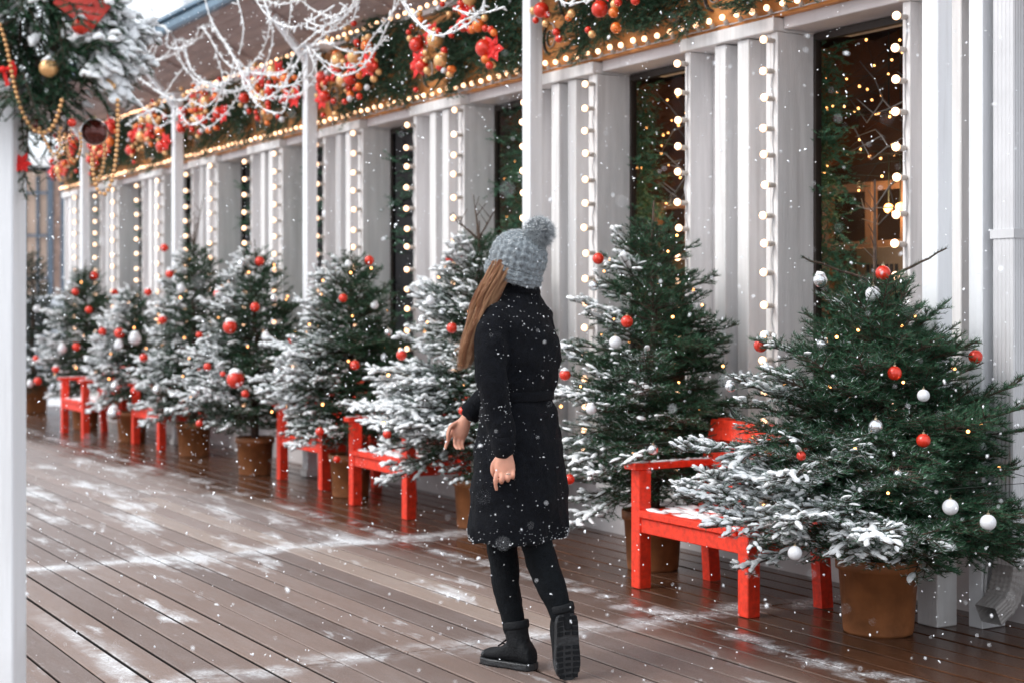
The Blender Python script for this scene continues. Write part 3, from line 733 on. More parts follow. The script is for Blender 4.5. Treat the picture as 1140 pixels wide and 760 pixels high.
# ------------------------------------------------------------------ behind the glass
def fir_drape_mesh():
    rr = random.Random(55); S = Segs()
    for i in range(360):
        z = rr.uniform(.35, 2.85); y = rr.uniform(-.24, .0) - (.18 if 1.3 < z < 1.9 and rr.random() < .5 else 0)
        d = Vector((rr.uniform(-.5,.3), rr.uniform(-1,.3), rr.uniform(-.8,.5)))
        spray(S, (rr.uniform(.06,.20), y, z), d, rr.uniform(.14,.26), 1, rr, 0, .06, 42, .2, .12, .004, 1)
    V, F, tint = needles(S, 230, .024, .0046, 55); return np_mesh('fir_drape', V, F, tint)
FD = fir_drape_mesh(); FD.materials.append(M['needle_indoor_bright'])
mm = MB(); mm.ball((0,0,0), .0065, 8, 6); MINI = mm.mesh('mini_bulb'); MINI.materials.append(M['mini'])
for k in bays[1:]:
    y0 = Y0 + PER*k
    o = bpy.data.objects.new('fir_drape', FD); COL.objects.link(o); o.location = (XG+(.0 if k < 2 else -.035), y0+(.27 if k < 2 else .16), 0)
    if k >= 2: o.scale = (1,1.9,1)
    tag(o, f'dark fir foliage hanging behind the glass of the {ORD[k]} window from the right', 'greenery', 'fir drapes behind the windows')
    if k > 5: continue
    rr = random.Random(900+k); t = thing('fairy_lights', f'tiny amber fairy lights behind the glass of the {ORD[k]} window from the right', 'fairy lights', (XG+.3, y0-.4, 2.3), 0, 'fairy lights inside the windows')
    pts = []
    npt = 46 if k == 0 else 26
    for i in range(npt):
        f = i/npt
        px_ = rr.uniform(-.15,.30); p = Vector((px_, -.42 + .85*rr.random() + (px_+.3)*1.0, .55 - .75*f + rr.uniform(-.12,.12))); pts.append(p)
        q = bpy.data.objects.new('bulb', MINI); COL.objects.link(q); q.parent = t; q.location = p; s_ = rr.uniform(.75,1.2); q.scale = (s_,s_,s_)
    b = MB(); b.tube(pts, .0015, 4); b.build('wire', 'wire_dark', t)
    b = thing('bare_twigs', f'pale bare twigs crossing behind the {ORD[k]} window from the right', 'twigs', (XG+.1, y0-.5, 2.2))
    for q in range(3):
        z_ = rr.uniform(-.1,.5); pts = [(rr.uniform(0,.2), -.45+.9*s/7, z_ + .12*math.sin(s*.9+q) + .03*s*(1 if q % 2 else -1)) for s in range(8)]
        mb = MB(); mb.tube(pts, [.009-.0009*s for s in range(8)], 6)
        for s in (2,4,5): mb.tube([pts[s], (pts[s][0], pts[s][1]+.12, pts[s][2]+rr.uniform(-.12,.12)), (pts[s][0], pts[s][1]+.25, pts[s][2]+rr.uniform(-.18,.2))], [.005,.004,.002], 5)
        mb.build('twig', 'twig', b, True)
    # paned frame standing in for structures mirrored in the glass, and a small board
    pt = thing('reflection_frame', f'added brown paned frame for the reflection in the {ORD[k]} window from the right', 'reflection frame', (6.35, y0+.62, 0), 0, 'added frames for the window reflections')
    b = MB()
    for yy in (.02, -.34, -.62, -.95): b.box(-.025,.025,yy-.03,yy+.03,.3,2.15, bev=.004)
    for zz in (.6, 1.05, 1.5, 1.78, 2.12): b.box(-.02,.02,-1.0,.05,zz-.025,zz+.025)
    b.build('frame', 'wood_in', pt)
    b = MB(); b.box(-.01,.01,-.9,.05,.33,.58); b.build('panel', 'wood_in', pt)
    sg = thing('hanging_board', f'small brown board with faded writing inside the {ORD[k]} window from the right', 'sign', (6.05, y0-.12, 1.62), 0, 'small boards inside the windows')
    b = MB(); b.box(-.008,.008,-.2,.2,-.13,.13, bev=.003); b.build('board', 'sign', sg)
    for q in range(7):
        b = MB(); b.box(-.0115,-.0085,-.12+q*.036,-.12+q*.036+.022,-.01,.035); 
        b.build('letter', 'ink', sg)
    dr = thing('ceiling_drape', f'rust brown cloth draped under the ceiling inside the {ORD[k]} window from the right', 'drape', (6.3, y0+.3, 2.55), 0, 'rust cloths inside the windows')
    b = MB(); g_ = 14; vs = [(.18*math.sin(j*.7), -.75+1.5*i/g_, .42 - j*.09 - .10*math.sin(i/g_*3.14)*(j/6) + .02*math.sin(i*1.9)) for j in range(8) for i in range(g_+1)]
    b.add(vs, [(j*(g_+1)+i, j*(g_+1)+i+1, (j+1)*(g_+1)+i+1, (j+1)*(g_+1)+i) for j in range(7) for i in range(g_)]); b.build('cloth', 'drape', dr, True)
    pl = thing('pendant_lamp', f'amber pendant lamps glowing inside the {ORD[k]} window from the right', 'lamp', (6.28, y0-.02, 1.98), 0, 'amber lamps inside the windows')
    for q in range(2):
        b = MB(); b.ball((0, q*.09, 0), .028, 12, 8); b.build('globe', 'mini', pl, True)
        b = MB(); b.tube([(0,q*.09,.03),(0,q*.09,1.0)], .004, 5); b.build('cord', 'wire_dark', pl)
    ld = bpy.data.lights.new('lamp_glow', 'POINT'); ld.energy = 8 if k == 0 else 14; ld.color = (1,.62,.32); ld.shadow_soft_size = .06
    lo = bpy.data.objects.new('lamp_glow', ld); COL.objects.link(lo); lo.parent = pl; lo.location = (-.12,.045,.02)

# ------------------------------------------------------------------ trees
TREES = {}
def t1_extra(S, rr):
    X, Y = 4.80, 4.93
    base = Vector((X, Y, 1.48))
    S.add(base, (X, Y, 1.98), 0, .010, .004, 0, 1)
    def px(x, y, dD): return pw(x, y, 6.68+dD)
    for a, b in (((968,312),(893,287)), ((985,312),(1053,277))):
        A = px(*a, 0); B = px(*b, -.12 if b[0] < 950 else -.05); n = 7; prev = A
        for i in range(1, n+1):
            c = A.lerp(B, i/n) + Vector((rr.uniform(-.006,.006), rr.uniform(-.006,.006), rr.uniform(-.004,.004)))
            S.add(prev, c, 0, .008-.0006*i, .0075-.0006*i, .3, 1 if i < 3 else 0); prev = c
    for i in range(9):
        az = i*6.283/9 + rr.uniform(-.2,.2); z = 1.12 + .22*rr.random(); e = R_(rr.uniform(30,52))
        spray(S, (X,Y,z), (math.cos(az)*math.cos(e), math.sin(az)*math.cos(e), math.sin(e)), rr.uniform(.30,.44), 1, rr, 0, .07, 44, -.02, .12, .007, 1)
    for i in range(7):
        z = 1.58+i*.05; az = rr.random()*6.28; e = R_(40)
        b = Vector((X,Y,z)); S.add(b, b + Vector((math.cos(az)*.05, math.sin(az)*.05, .05)), 0, .003,.002, 0, 1)
    # low sweeping branches towards the open deck and the camera
    for az_, L, z, fr in ((172,.98,.66,0),(188,1.0,.58,0),(205,.98,.64,0),(222,.98,.60,0),(240,.9,.55,0),(150,.92,.72,0),(165,.95,.86,0),(258,.85,.56,0),(275,.8,.62,0),(262,.66,.46,0),(290,.7,.48,0),(305,.75,.55,0),(245,.7,.44,0),(320,.8,.5,0),(225,.75,.46,0),(200,.92,.82,0),(232,.85,.80,0)):
        az = R_(az_); spray(S, (X,Y,z), (math.cos(az), math.sin(az), .06), L, 1, rr, 0, .052, 46, .16, .42, .010, 2)
    for az_, L, z in ((160,.85,.84),(178,.75,.92),(195,.66,1.0),(215,.60,1.0),(145,.62,1.1),(285,.62,.95),(300,.85,.75),(270,.5,1.12),(312,.75,.85),(295,.55,1.1)):
        az = R_(az_); spray(S, (X,Y,z), (math.cos(az)*.9, math.sin(az)*.9, .42), L*.9, 1, rr, 0, .055, 44, .05, .36, .009, 2)
def low_boughs(X, Y, up=0.0, amax=999, k=1.0):
    def fn(S, rr):
        for az_, L, z in ((120,.85,.62),(150,.95,.66),(172,.9,.60),(190,.9,.70),(208,.9,.62),(228,.85,.66),(250,.8,.60),(275,.8,.68),(135,.8,.85),(165,.8,.9),(200,.78,.88),(240,.75,.84)):
            if az_ > amax: continue
            az = R_(az_ + rr.uniform(-8,8)); spray(S, (X,Y,z+up), (math.cos(az), math.sin(az), .10), L*k, 1, rr, 0, .068, 46, .15, .42, .009, 2)
    return fn
def shoots(X, Y, z, hs, R0=.0):
    def fn(S, rr):
        for (dx, dy, h) in hs:
            p = Vector((X, Y, z)); n = 6
            for i in range(n):
                q = Vector((X+dx*(i+1)/n, Y+dy*(i+1)/n, z+h*(i+1)/n)) + Vector((rr.uniform(-.006,.006),)*3); S.add(p, q, 0, .009-.001*i, .008-.001*i, 0, 1)
                if i in (2,3): 
                    a = rr.random()*6.28; S.add(q, q+Vector((math.cos(a)*.08, math.sin(a)*.08, .09)), 0, .004, .002, 0, 1)
                p = q
    return fn
TREES[1] = potted_fir(1, 4.82, 4.93, 1.55, .87, 11, 'large snowy fir in a brown pot nearest the right side beside the ribbed downpipe', dict(seed=1, bias=-.56, zfall=1.05, rim=1.05, lump=.80), 460, .025, .0030, 12, 9, .50, (.185,.33), 2, .062, t1_extra, up1=50, top=.92, power=.78, snow_n=.8)
TREES[2] = potted_fir(2, 4.93, 6.75, 2.0, .74, 12, 'tall dark green fir with a snowy left flank just right of the walking woman', dict(seed=2, bias=-.38, zfall=.55, rim=.4, lump=.95), 400, .026, .0034, 15, 8, .50, (.17,.32), 2, .064, power=.66, up1=38, snow_n=.8)
TREES[3] = potted_fir(3, 4.90, 8.62, 1.98, .84, 13, 'snow covered fir half hidden behind the woman beside the second red chair', dict(seed=3, bias=-.06, zfall=.25, rim=.2, lump=1.0), 330, .026, .0040, 13, 9, .53, (.17,.32), 2, .068, lambda S, rr: (shoots(4.90,8.62,1.86,((.02,.1,.30),(-.16,.10,.16),(.1,-.05,.2)))(S, rr), low_boughs(4.90, 8.62, .08, 999, .92)(S, rr)), up1=42, power=.66)
TREES[4] = potted_fir(4, 4.86, 10.5, 1.90, .76, 14, 'fir left of the woman between the second and third chairs', dict(seed=4, bias=-.20, zfall=.30, rim=.4, lump=1.0), 270, .027, .0047, 14, 9, .53, (.165,.32), 1, .072, low_boughs(4.86, 10.5, .20, 200, .84), up1=42, power=.68)
TREES[5] = potted_fir(5, 4.80, 12.3, 2.0, .78, 15, 'fir carrying the largest red bauble left of the third red chair', dict(seed=5, bias=-.18, zfall=.25, rim=.3, lump=1.0), 240, .027, .0052, 15, 9, .52, (.165,.32), 1, .074, low_boughs(4.80, 12.3, .12, 215, .82), up1=40, power=.70)
TREES[6] = potted_fir(6, 4.90, 14.15, 2.15, .74, 16, 'fir with bare dark shoots rising from its top right of the fourth red chair', dict(seed=6, bias=-.16, zfall=.2, rim=.1, lump=1.05), 220, .027, .0058, 15, 9, .52, (.17,.32), 1, .076, shoots(4.90,14.15,2.0,((.06,-.12,.5),(-.05,.15,.38),(.1,.25,.3))), up1=40, power=.68)
TREES[7] = potted_fir(7, 4.86, 16.0, 1.66, .66, 17, 'low snow covered fir between the two farthest red chairs', dict(seed=7, bias=.0, zfall=.1, rim=.1, lump=1.1), 200, .027, .0064, 13, 9, .52, (.17,.32), 1, .08, up1=38, power=.62)
TREES[8] = potted_fir(8, 4.90, 17.95, 1.98, .74, 18, 'fir with pale snowy needles behind the farthest red chair', dict(seed=8, bias=-.14, zfall=.55, rim=.2, lump=1.1), 190, .027, .0066, 15, 9, .54, (.17,.32), 1, .08, up1=40, power=.70)
TREES[9] = potted_fir(9, 5.02, 21.0, 2.3, .80, 19, 'distant dark fir without snow beside the white stall post on the left', dict(seed=9, bias=-.75, zfall=.3, lump=1.0), 170, .027, .0070, 14, 8, .46, (.22,.46), 1, .085, up1=45, matn='needle_dark')

def crown_point(tr, x, y, inset=.9):
    X, Y, H, R, z0, power, lean = tr
    D0 = X*ST + Y*CT
    best = None; D = D0 - 1.2
    while D < D0 + .2:
        p = pw(x, y, D); f = max(0, min(1, (p.z-z0)/(H*.9-z0))); rad = (R*(1-f*.93)**power + .03)*inset
        d = math.hypot(p.x-X-lean[0]*f, p.y-Y-lean[1]*f) - rad
        if best is None or d < best[0]: best = (d, p)
        if d <= 0: return p
        D += .01
    return best[1]

BT = {
 1: [('red',983,304,8.5,0),('white',972,327,8.5,0),('silver',913,312,8,1),('red',847,384,8,1),('silver',916,383,7,1),('silver',813,430,6,1),('red',1086,397,8,0),('red',996,415,8,0),('white',1028,440,7,0),('red',1028,490,8,0),('silver',975,474,8,0),('white',1058,564,9,0),('white',1100,581,9,0),('white',885,615,8,0),('red',892,507,5.5,0),('silver',1000,528,5.5,0)],
 2: [('red',666,288,6.5,0),('red',698,358,7,0),('white',685,381,7,0),('red',629,417,6.5,1),('white',658,455,6,1),('red',634,533,6,0),('silver',661,318,6,0),('silver',727,500,6,0)],
 3: [('red',501,287,5.5,0),('red',512,287,6,0),('red',503,365,6,0),('red',447,395,6,1),('white',479,335,5,1),('silver',470,357,5,1),('red',431,483,5,1),('red',515,457,5,0)],
 4: [('red',411,290,5.5,0),('red',382,332,5,0),('red',395,406,5.5,0),('white',388,295,4.5,1),('white',417,340,4.5,1),('red',356,480,5,0),('silver',432,370,4.5,0),('red',375,511,4,0)],
 5: [('red',289,291,5.5,0),('silver',305,333,4.5,1),('red',284,342,5.5,0),('red',256,364,8,1),('silver',269,294,4.5,1),('red',242,327,4.5,1),('white',296,375,5,1),('red',326,379,5.5,1),('red',335,389,4.5,0),('red',262,422,10,1),('silver',311,415,8,1),('red',231,408,4.5,0),('red',273,438,4.5,0),('silver',218,437,5,1),('red',222,471,4,0),('red',248,416,3.2,0)],
 6: [('red',183,276,4.5,0),('red',189,305,4.8,1),('white',202,321,5,0),('red',181,356,5,1),('red',222,373,4,0),('red',165,325,4.5,1),('red',160,398,4.8,0),('red',234,374,3.5,0),('silver',175,434,5,1)],
 7: [('red',114,369,4.5,0),('red',133,371,6,0),('white',132,384,5,1),('silver',127,460,7.5,1),('silver',128,430,5,1),('red',150,435,5,0),('white',150,377,7,1)],
 8: [('red',105,307,5,0),('red',84,325,4.2,0),('red',128,326,4.5,0),('red',99,345,4.2,0),('red',85,386,4.5,0),('white',69,388,5,1),('red',40,399,3.5,0),('red',62,411,4,1),('red',42,424,4.5,0),('white',33,427,4,1)],
 9: [('red',23,333,3.5,0),('white',41,344,4,0)],
}
TD = {1:'the large fir at the right',2:'the dark fir right of the woman',3:'the snowy fir behind the woman',4:'the fir by the third red chair',5:'the fir with the biggest red bauble',6:'the fir with bare top shoots',7:'the low fir between the farthest chairs',8:'the fir behind the farthest chair',9:'the distant dark fir'}
def bauble(label, colname, p, r, snowcap, group, cap=True, ridge=0):
    t = thing('bauble', label, 'bauble', p, 0, group)
    b = MB(); b.ball((0,0,0), r, 22, 14, ridge=ridge); b.build('ball', 'bauble_'+colname, t, True)
    if cap:
        b = MB(); b.tube([(0,0,r*.96),(0,0,r*1.16)], r*.2, 10); b.tube([(0,0,r*1.14),(.002,0,r*1.5)], .0008, 4); b.build('cap', 'cap', t)
    if snowcap:
        V, F = lumps(np.array([[0,0,r*.78]]), np.array([[1.0,0,0]]), np.array([r*.72]), np.array([r*.68]), np.array([r*.48]), int(r*1e5), 3, .12)
        link('snow', np_mesh('snow', V, F), M['snow'], t, True)
    return t
for ti, lst in BT.items():
    tr = TREES[ti][1]; seen = {}
    for (c, x, y, r, sn) in sorted(lst, key=lambda q: (q[0], q[2])):
        n = seen.get(c, 0); seen[c] = n+1
        p = crown_point(tr, x, y, 1.0); D = p.x*ST + p.y*CT
        bauble(f'{ORD[n]} highest {c} bauble on {TD[ti]}', c, p, r/FP*D, sn, f'{c} baubles on the fir trees', cap=(ti < 6))
# fairy lights on the trees
for ti in range(1, 9):
    tr = TREES[ti][1]; X, Y, H, R, z0, power, lean = tr; rr = random.Random(70+ti)
    t = thing('fairy_lights', f'tiny warm fairy lights wound through {TD[ti]}', 'fairy lights', (X,Y,z0), 0, 'fairy lights on the fir trees')
    n = 30 if ti == 1 else (24 if ti < 6 else 12); pts = []
    for i in range(n):
        f = i/n; an = f*6.283*4 + rr.uniform(-.3,.3)
        rad = (R*(1-f*.93)**power+.03)*rr.uniform(.72,.95); p = Vector((math.cos(an)*rad, math.sin(an)*rad, (H*.92-z0)*f + rr.uniform(-.03,.03)))
        if X + p.x > XWALL: p.x = XWALL + .2*math.tanh((X+p.x-XWALL)/.2) - X
        pts.append(p); q = bpy.data.objects.new('bulb', MINI); COL.objects.link(q); q.parent = t; q.location = p; s_ = rr.uniform(.7,1.2)*(1 if ti < 3 else 1.25); q.scale = (s_,s_,s_)
    b = MB(); b.tube([p*.97 if i % 2 else p for i, p in enumerate(pts)], .0016, 4); b.build('wire', 'wire_dark', t)

# ------------------------------------------------------------------ red armchairs
def chair_proto():
    t = thing('armchair', '', 'chair')
    W = .92; Dp = .52; lw = .037
    def part(nm, *boxes, parent=t, m='red', mt=None):
        b = MB()
        for bx in boxes: b.box(*bx, mtx=mt, bev=.004)
        return b.build(nm, m, parent)
    # local: front at x=0 (towards the deck), back at +x; y from 0 (near) to W (far)
    for y in (0, W-.074):
        part('leg', (0,.074,y,y+.074,0,.60))
        b = MB(); lean = .12
        p = [(Dp-.10,y,.0),(Dp-.03,y,.0),(Dp-.03,y+.06,.0),(Dp-.10,y+.06,.0)]
        rings = []
        for z, dx in ((0,.03),(.40,.0),(.84,.13)):
            rings.append([(x+dx, yy, z) for x, _, _ in [p[0]] for yy in ()] or [(px_+dx, py_, z) for px_, py_, _ in p])
        b.loft(rings); b.build('leg', 'red', t)
        part('armrest', (-.035,Dp+.01,y-.012,y+.086,.602,.635))
    part('apron', (.008,.03,.076,W-.076,.285,.36)); part('apron', (Dp-.09,Dp-.07,.076,W-.076,.285,.36))
    part('apron', (.078,Dp-.11,.018,.042,.285,.36)); part('apron', (.078,Dp-.11,W-.042,W-.018,.285,.36))
    part('seat', *[(-.012+i*.098,-.012+i*.098+.092,.078,W-.078,.364,.40) for i in range(5)])
    for z0_ in (.46,.60,.735):
        b = MB(); dx = .13*(z0_-.40)/.44; d2 = .13*(z0_+.09-.40)/.44
        y0_, y1_ = -.005, W+.005
        b.add([(Dp-.125+dx,y0_,z0_),(Dp-.103+dx,y0_,z0_),(Dp-.103+dx,y1_,z0_),(Dp-.125+dx,y1_,z0_),(Dp-.125+d2,y0_,z0_+.1),(Dp-.103+d2,y0_,z0_+.1),(Dp-.103+d2,y1_,z0_+.1),(Dp-.125+d2,y1_,z0_+.1)],
              [(0,3,2,1),(4,5,6,7),(0,1,5,4),(1,2,6,5),(2,3,7,6),(3,0,4,7)]); b.build('back_slat', 'red', t)
    # thin snow on seat and arms
    g = random.Random(4); C = []; T = []; Ln = []; Wd_ = []; Ht = []
    for i in range(60):
        C.append((g.uniform(.03,.40), g.uniform(.10,W-.10), .401)); T.append((g.uniform(-.3,.3),1,0)); Ln.append(g.uniform(.04,.12)); Wd_.append(g.uniform(.02,.05)); Ht.append(g.uniform(.005,.013))
    for y in (.037, W-.037):
        for i in range(16):
            C.append((.0+i*.032, y+g.uniform(-.02,.02), .636)); T.append((1,g.uniform(-.2,.2),0)); Ln.append(g.uniform(.02,.05)); Wd_.append(g.uniform(.012,.03)); Ht.append(g.uniform(.004,.009))
    T = np.array(T); T /= np.linalg.norm(T, axis=1)[:,None]
    V, F = lumps(np.array(C), T, np.array(Ln), np.array(Wd_), np.array(Ht), 3, 1, .2); link('snow', np_mesh('snow', V, F), M['snow'], t, True)
    return t
chairs = [(4.50,5.43,'nearest red wooden armchair between the large fir and the dark fir'),
          (4.63,9.12,'red wooden armchair just left of the walking woman'),
          (4.80,10.90,'red wooden armchair half buried in snowy boughs left of the fir by the woman'),
          (4.76,14.78,'red wooden armchair whose seat corner shows under the low hanging snowy bough'),
          (4.48,16.52,'farthest red wooden armchair with its whole left arm showing')]
proto = chair_proto(); pk = list(proto.children)
for i, (x, y, lb) in enumerate(chairs):
    if i == 0: t = proto
    else:
        t = proto.copy(); COL.objects.link(t)
        for ch in pk:
            c = ch.copy(); COL.objects.link(c); c.parent = t
    t.location = (x, y, 0); tag(t, lb, 'chair', 'red armchairs between the firs')

# ------------------------------------------------------------------ frosted garlands below the roof
def smooth_path(P, per=9):
    out = []
    n = len(P)
    for i in range(n-1):
        p0, p1, p2, p3 = P[max(i-1,0)], P[i], P[i+1], P[min(i+2,n-1)]
        for q in range(per):
            t = q/per; out.append(.5*((2*p1) + (p2-p0)*t + (2*p0-5*p1+4*p2-p3)*t*t + (3*p1-p0-3*p2+p3)*t**3))
    out.append(P[-1]); return out
NET = [
 [(150,-5),(168,28),(188,34),(198,45),(222,43),(233,28),(262,66),(285,80),(320,78),(345,52),(375,28),(400,2)],
 [(226,-12),(235,22),(255,55),(268,80),(290,108),(312,100),(330,72)],
 [(195,45),(205,75),(230,95),(262,85),(290,60),(300,25),(290,-8)],
 [(280,-8),(300,20),(330,30),(370,8)], [(140,70),(165,95),(200,112),(225,92),(250,95),(262,66)],
 [(196,118),(212,139),(235,126),(248,100),(268,70)], [(262,66),(278,105),(300,109),(318,90),(336,60)],
 [(345,52),(362,48),(385,57),(412,57),(432,40)], [(352,62),(373,83),(397,80),(415,60),(435,20),(441,-8)],
 [(444,-8),(462,20),(480,38),(497,38),(520,28),(535,12),(541,-8)], [(505,10),(530,16),(562,8)],
 [(615,-8),(628,3),(645,3),(668,-6)], [(360,22),(385,12),(408,-8)], [(326,-8),(350,12),(376,20)],
 [(140,140),(170,122),(190,130),(214,112)], [(140,100),(165,125),(176,141),(197,130)],
 [(262,-8),(271,30),(266,62)], [(325,-8),(323,20),(318,46)], [(170,-8),(178,30),(172,60),(158,75)],
 [(240,60),(248,92),(232,118),(212,112)], [(300,108),(330,106),(352,85),(345,60)], [(205,75),(190,95),(178,120)],
 [(150,40),(160,62),(180,66),(196,45)], [(285,-5),(310,5),(335,0)], [(340,30),(365,36),(392,22),(400,-8)], [(205,48),(215,80),(245,100),(280,96),(300,70)]]
gr = random.Random(3)
for _pl in list(NET):
    _dx, _dy = gr.uniform(-14,14), gr.uniform(-12,12)
    if len(_pl) > 3 and gr.random() < .6: NET.append([(x+_dx+gr.uniform(-6,6), min(y+_dy+gr.uniform(-7,7), 142) if x < 340 else y+abs(_dy)*-.6+gr.uniform(-6,5)) for x, y in _pl])
for i, pl in enumerate(NET):
    X = 4.4 + gr.uniform(-.25,.25); P = [on_plane_x(x, y, X) for x, y in pl]
    pts = smooth_path(P); L = sum((pts[j+1]-pts[j]).length for j in range(len(pts)-1))
    org = P[0]; t = thing('frosted_light_garland', 'thin white frosted cord with stubby frosted tips looping below the eaves', 'garland', org, 0, 'frosted white cords looping below the eaves')
    pts = [p-org for p in pts]
    b = MB(); b.tube(pts, [gr.uniform(.0038,.0068) for _ in pts], 6)
    s = 0; nxt = .02; C = []
    for j in range(len(pts)-1):
        seg = pts[j+1]-pts[j]; l = seg.length
        while nxt < s + l:
            p = pts[j] + seg*((nxt-s)/l); d = Vector((gr.uniform(-1,1), gr.uniform(-1,1), gr.uniform(-1,1))).normalized(); q = gr.uniform(.02,.055)
            d = (d + seg.normalized()*.8).normalized()
            b.tube([p, p+d*q*.6, p+d*q], [.0055,.0075,.0045], 5); nxt += gr.uniform(.03,.075)
        s += l
    b.build('cord', 'frost', t, True)

# ------------------------------------------------------------------ stall post and fir canopy in the left foreground
D3 = 4.2; KS = D3/3.4
sp = pw(22, 112, D3)
st = thing('stall_post', 'wide white painted post filling the left edge below the fir canopy', 'post', (sp.x - .10*CT, sp.y + .10*ST, 0), -TH)
b = MB(); b.box(-.10,.10,-.06,.06,0,sp.z, bev=.004); b.build('shaft', 'post', st)
b = MB(); b.box(-.13,.10,-.075,.075,sp.z+.002,sp.z+.05, bev=.004); b.build('cap', 'paint', st)
fc = pw(45, 60, D3); ft = thing('fir_canopy', 'thick snowy fir bundle hung with gold beads on top of the stall post', 'garland', fc)
rr = random.Random(21); S = Segs()
AX_R = Vector((CT,-ST,0)); AX_F = Vector((ST,CT,0)); AX_U = Vector((0,0,1))
def cp(x, y, dd=0): return pw(x, y, D3+dd)
for i in range(270):
    x = rr.uniform(-50, 95); y = rr.uniform(-60, 95) ; dd = rr.uniform(-.10,.16)
    if x > 60 and y > 75: continue
    ox = (x-30)/70; d = AX_R*(ox*.8+rr.uniform(-.4,.7)) + AX_U*(-.75+rr.uniform(-.35,.5)) - AX_F*rr.uniform(-.1,.5)
    spray(S, cp(x,y,dd), d, rr.uniform(.08,.15)*KS, 1, rr, 0, .038, 40, .15, .07, .0035, 1)
for (x,y,dx,dz,l) in ((70,-10,1,-.35,.22),(80,20,1,-.42,.20),(75,40,.9,-.5,.19),(85,5,1,-.7,.18),(90,50,.6,-.8,.15),(70,5,1,-.75,.20),(95,30,.8,-.6,.16)):
    for q in range(2): spray(S, cp(x+rr.uniform(-8,8),y+rr.uniform(-8,8),rr.uniform(-.08,.08)), AX_R*dx + AX_U*dz - AX_F*rr.uniform(-.3,.3), l*KS, 1, rr, 1, .038, 42, .2, .11, .004, 2)
for (x,y) in ((24,120),(30,140),(58,125),(75,128),(30,165)):
    spray(S, cp(x,y,0), AX_U*-1 + AX_R*rr.uniform(-.15,.15), .12, 1, rr, 0, .036, 38, .05, .06, .003, 1)
C_ = []; T_ = []; L_ = []; W_ = []; H_ = []
for i in range(len(S.p0)):
    p = Vector(S.p1[i]); rel = p - fc; xr = rel.dot(AX_R)*FP/D3+45; yr = 60 - rel.z*FP/D3
    s = S.fr[i]*.25 + max(0, (xr-85)/60)*.75 + max(0, (20-yr)/60)*.3 + noise.noise(p*13)*1.1 - .22
    S.fr[i] = max(0, min(.45, s*.5))
    if rr.random() < s*.62 and yr < 125:
        a = Vector(S.p0[i]); t = p-a; L = t.length; t.normalize()
        if abs(t.z) > .93: continue
        C_.append(tuple((a+p)/2 - fc + Vector((0,0,.007)))); T_.append(tuple(t)); L_.append(L*.5+.010); W_.append(rr.uniform(.012,.019)); H_.append(rr.uniform(.008,.013))
V, F, tint = needles(S, 800, .0165, .0025, 77); link('foliage', np_mesh('foliage', V-np.array(fc), F, tint), M['needle'], ft)
V, F = stems(S); link('stems', np_mesh('stems', V-np.array(fc), F), M['bark'], ft)
V, F = lumps(np.array(C_), np.array(T_), np.array(L_), np.array(W_), np.array(H_), 8, 2, .25); link('snow', np_mesh('snow', V, F), M['snow'], ft, True)
def fgball(x, y, rpx, colname, label, sn=0, dd=-.13, ridge=0): return bauble(label, colname, cp(x,y,dd), rpx/FP*(D3+dd), sn, None, True, ridge)
fgball(54,76,10.5,'gold','matt gold bauble with a snow cap in the middle of the fir canopy',1)
fgball(121,96,9.5,'gold','gold bauble half covered by snow at the right end of the fir canopy',1,-.08)
fgball(90,29,10,'red','small ribbed red bauble with snow in front of the red card',1,-.13,.03)
fgball(105,147,15,'dark','large dark red bauble under the fir canopy',0,.03)
fgball(80,137,5,'red','little red bauble beside the large dark red one',0,-.1)
fgball(40,140,9,'dark','dark red bauble behind the gold beads left of the canopy underside',0,-.03)
cd = thing('red_card', 'flat red square ornament stuck corner down in the snowy fir', 'ornament', cp(100,12,-.10), -TH)
b = MB(); s_ = .058; b.add([(-s_*.9,0,s_*.7),(-.0,0,s_*1.3),(s_*.6,0,.0),(.028,0,-s_*1.1),(-s_*.95,0,.01)], [(0,1,2,3,4)])
b = MB(); mt = Matrix.Rotation(R_(38),4,'Y'); b.box(-.09,.038,-.003,.003,-.045,.08, mtx=mt, bev=.001); b.build('card', 'card', cd)
rb = thing('red_bow', 'red ribbon bow at the far left edge above the post', 'bow', cp(4,78,-.14), -TH)
b = MB()
for sg in (-1,1): b.add([(0,0,0),(sg*.03,-.012,.024),(sg*.036,0,.0),(sg*.03,.006,-.022),(sg*.018,-.016,.0)], [(0,1,4),(1,2,4),(2,3,4),(3,0,4)])
b.ball((0,-.008,0), .009, 10, 7); b.build('loops', 'petal', rb)
b = MB(); b.add([(-.004,-.005,0),(.006,-.005,0),(.018,-.003,-.04),(.006,-.002,-.045)], [(0,1,2,3)]); b.build('tail', 'petal', rb)
gb = thing('gift_box', 'dull red round tin box resting on top of the stall post', 'box', cp(6,112,-.02), 0)
b = MB(); b.lathe([(.0,0),(.034,0),(.034,.038),(.001,.039)], 24); b.build('drum', 'card', gb, False)
b = MB(); b.lathe([(.0,.0395),(.037,.0395),(.037,.05),(.001,.051)], 24); b.build('lid', 'petal', gb)
ps = thing('poinsettia_flower', 'red felt poinsettia hanging beside the white stall post', 'flower', cp(24,182,-.02))
b = MB(); poinsettia(b, Vector((0,0,0)), .036, -AX_F + AX_U*.2); b.build('petals', 'petal', ps)
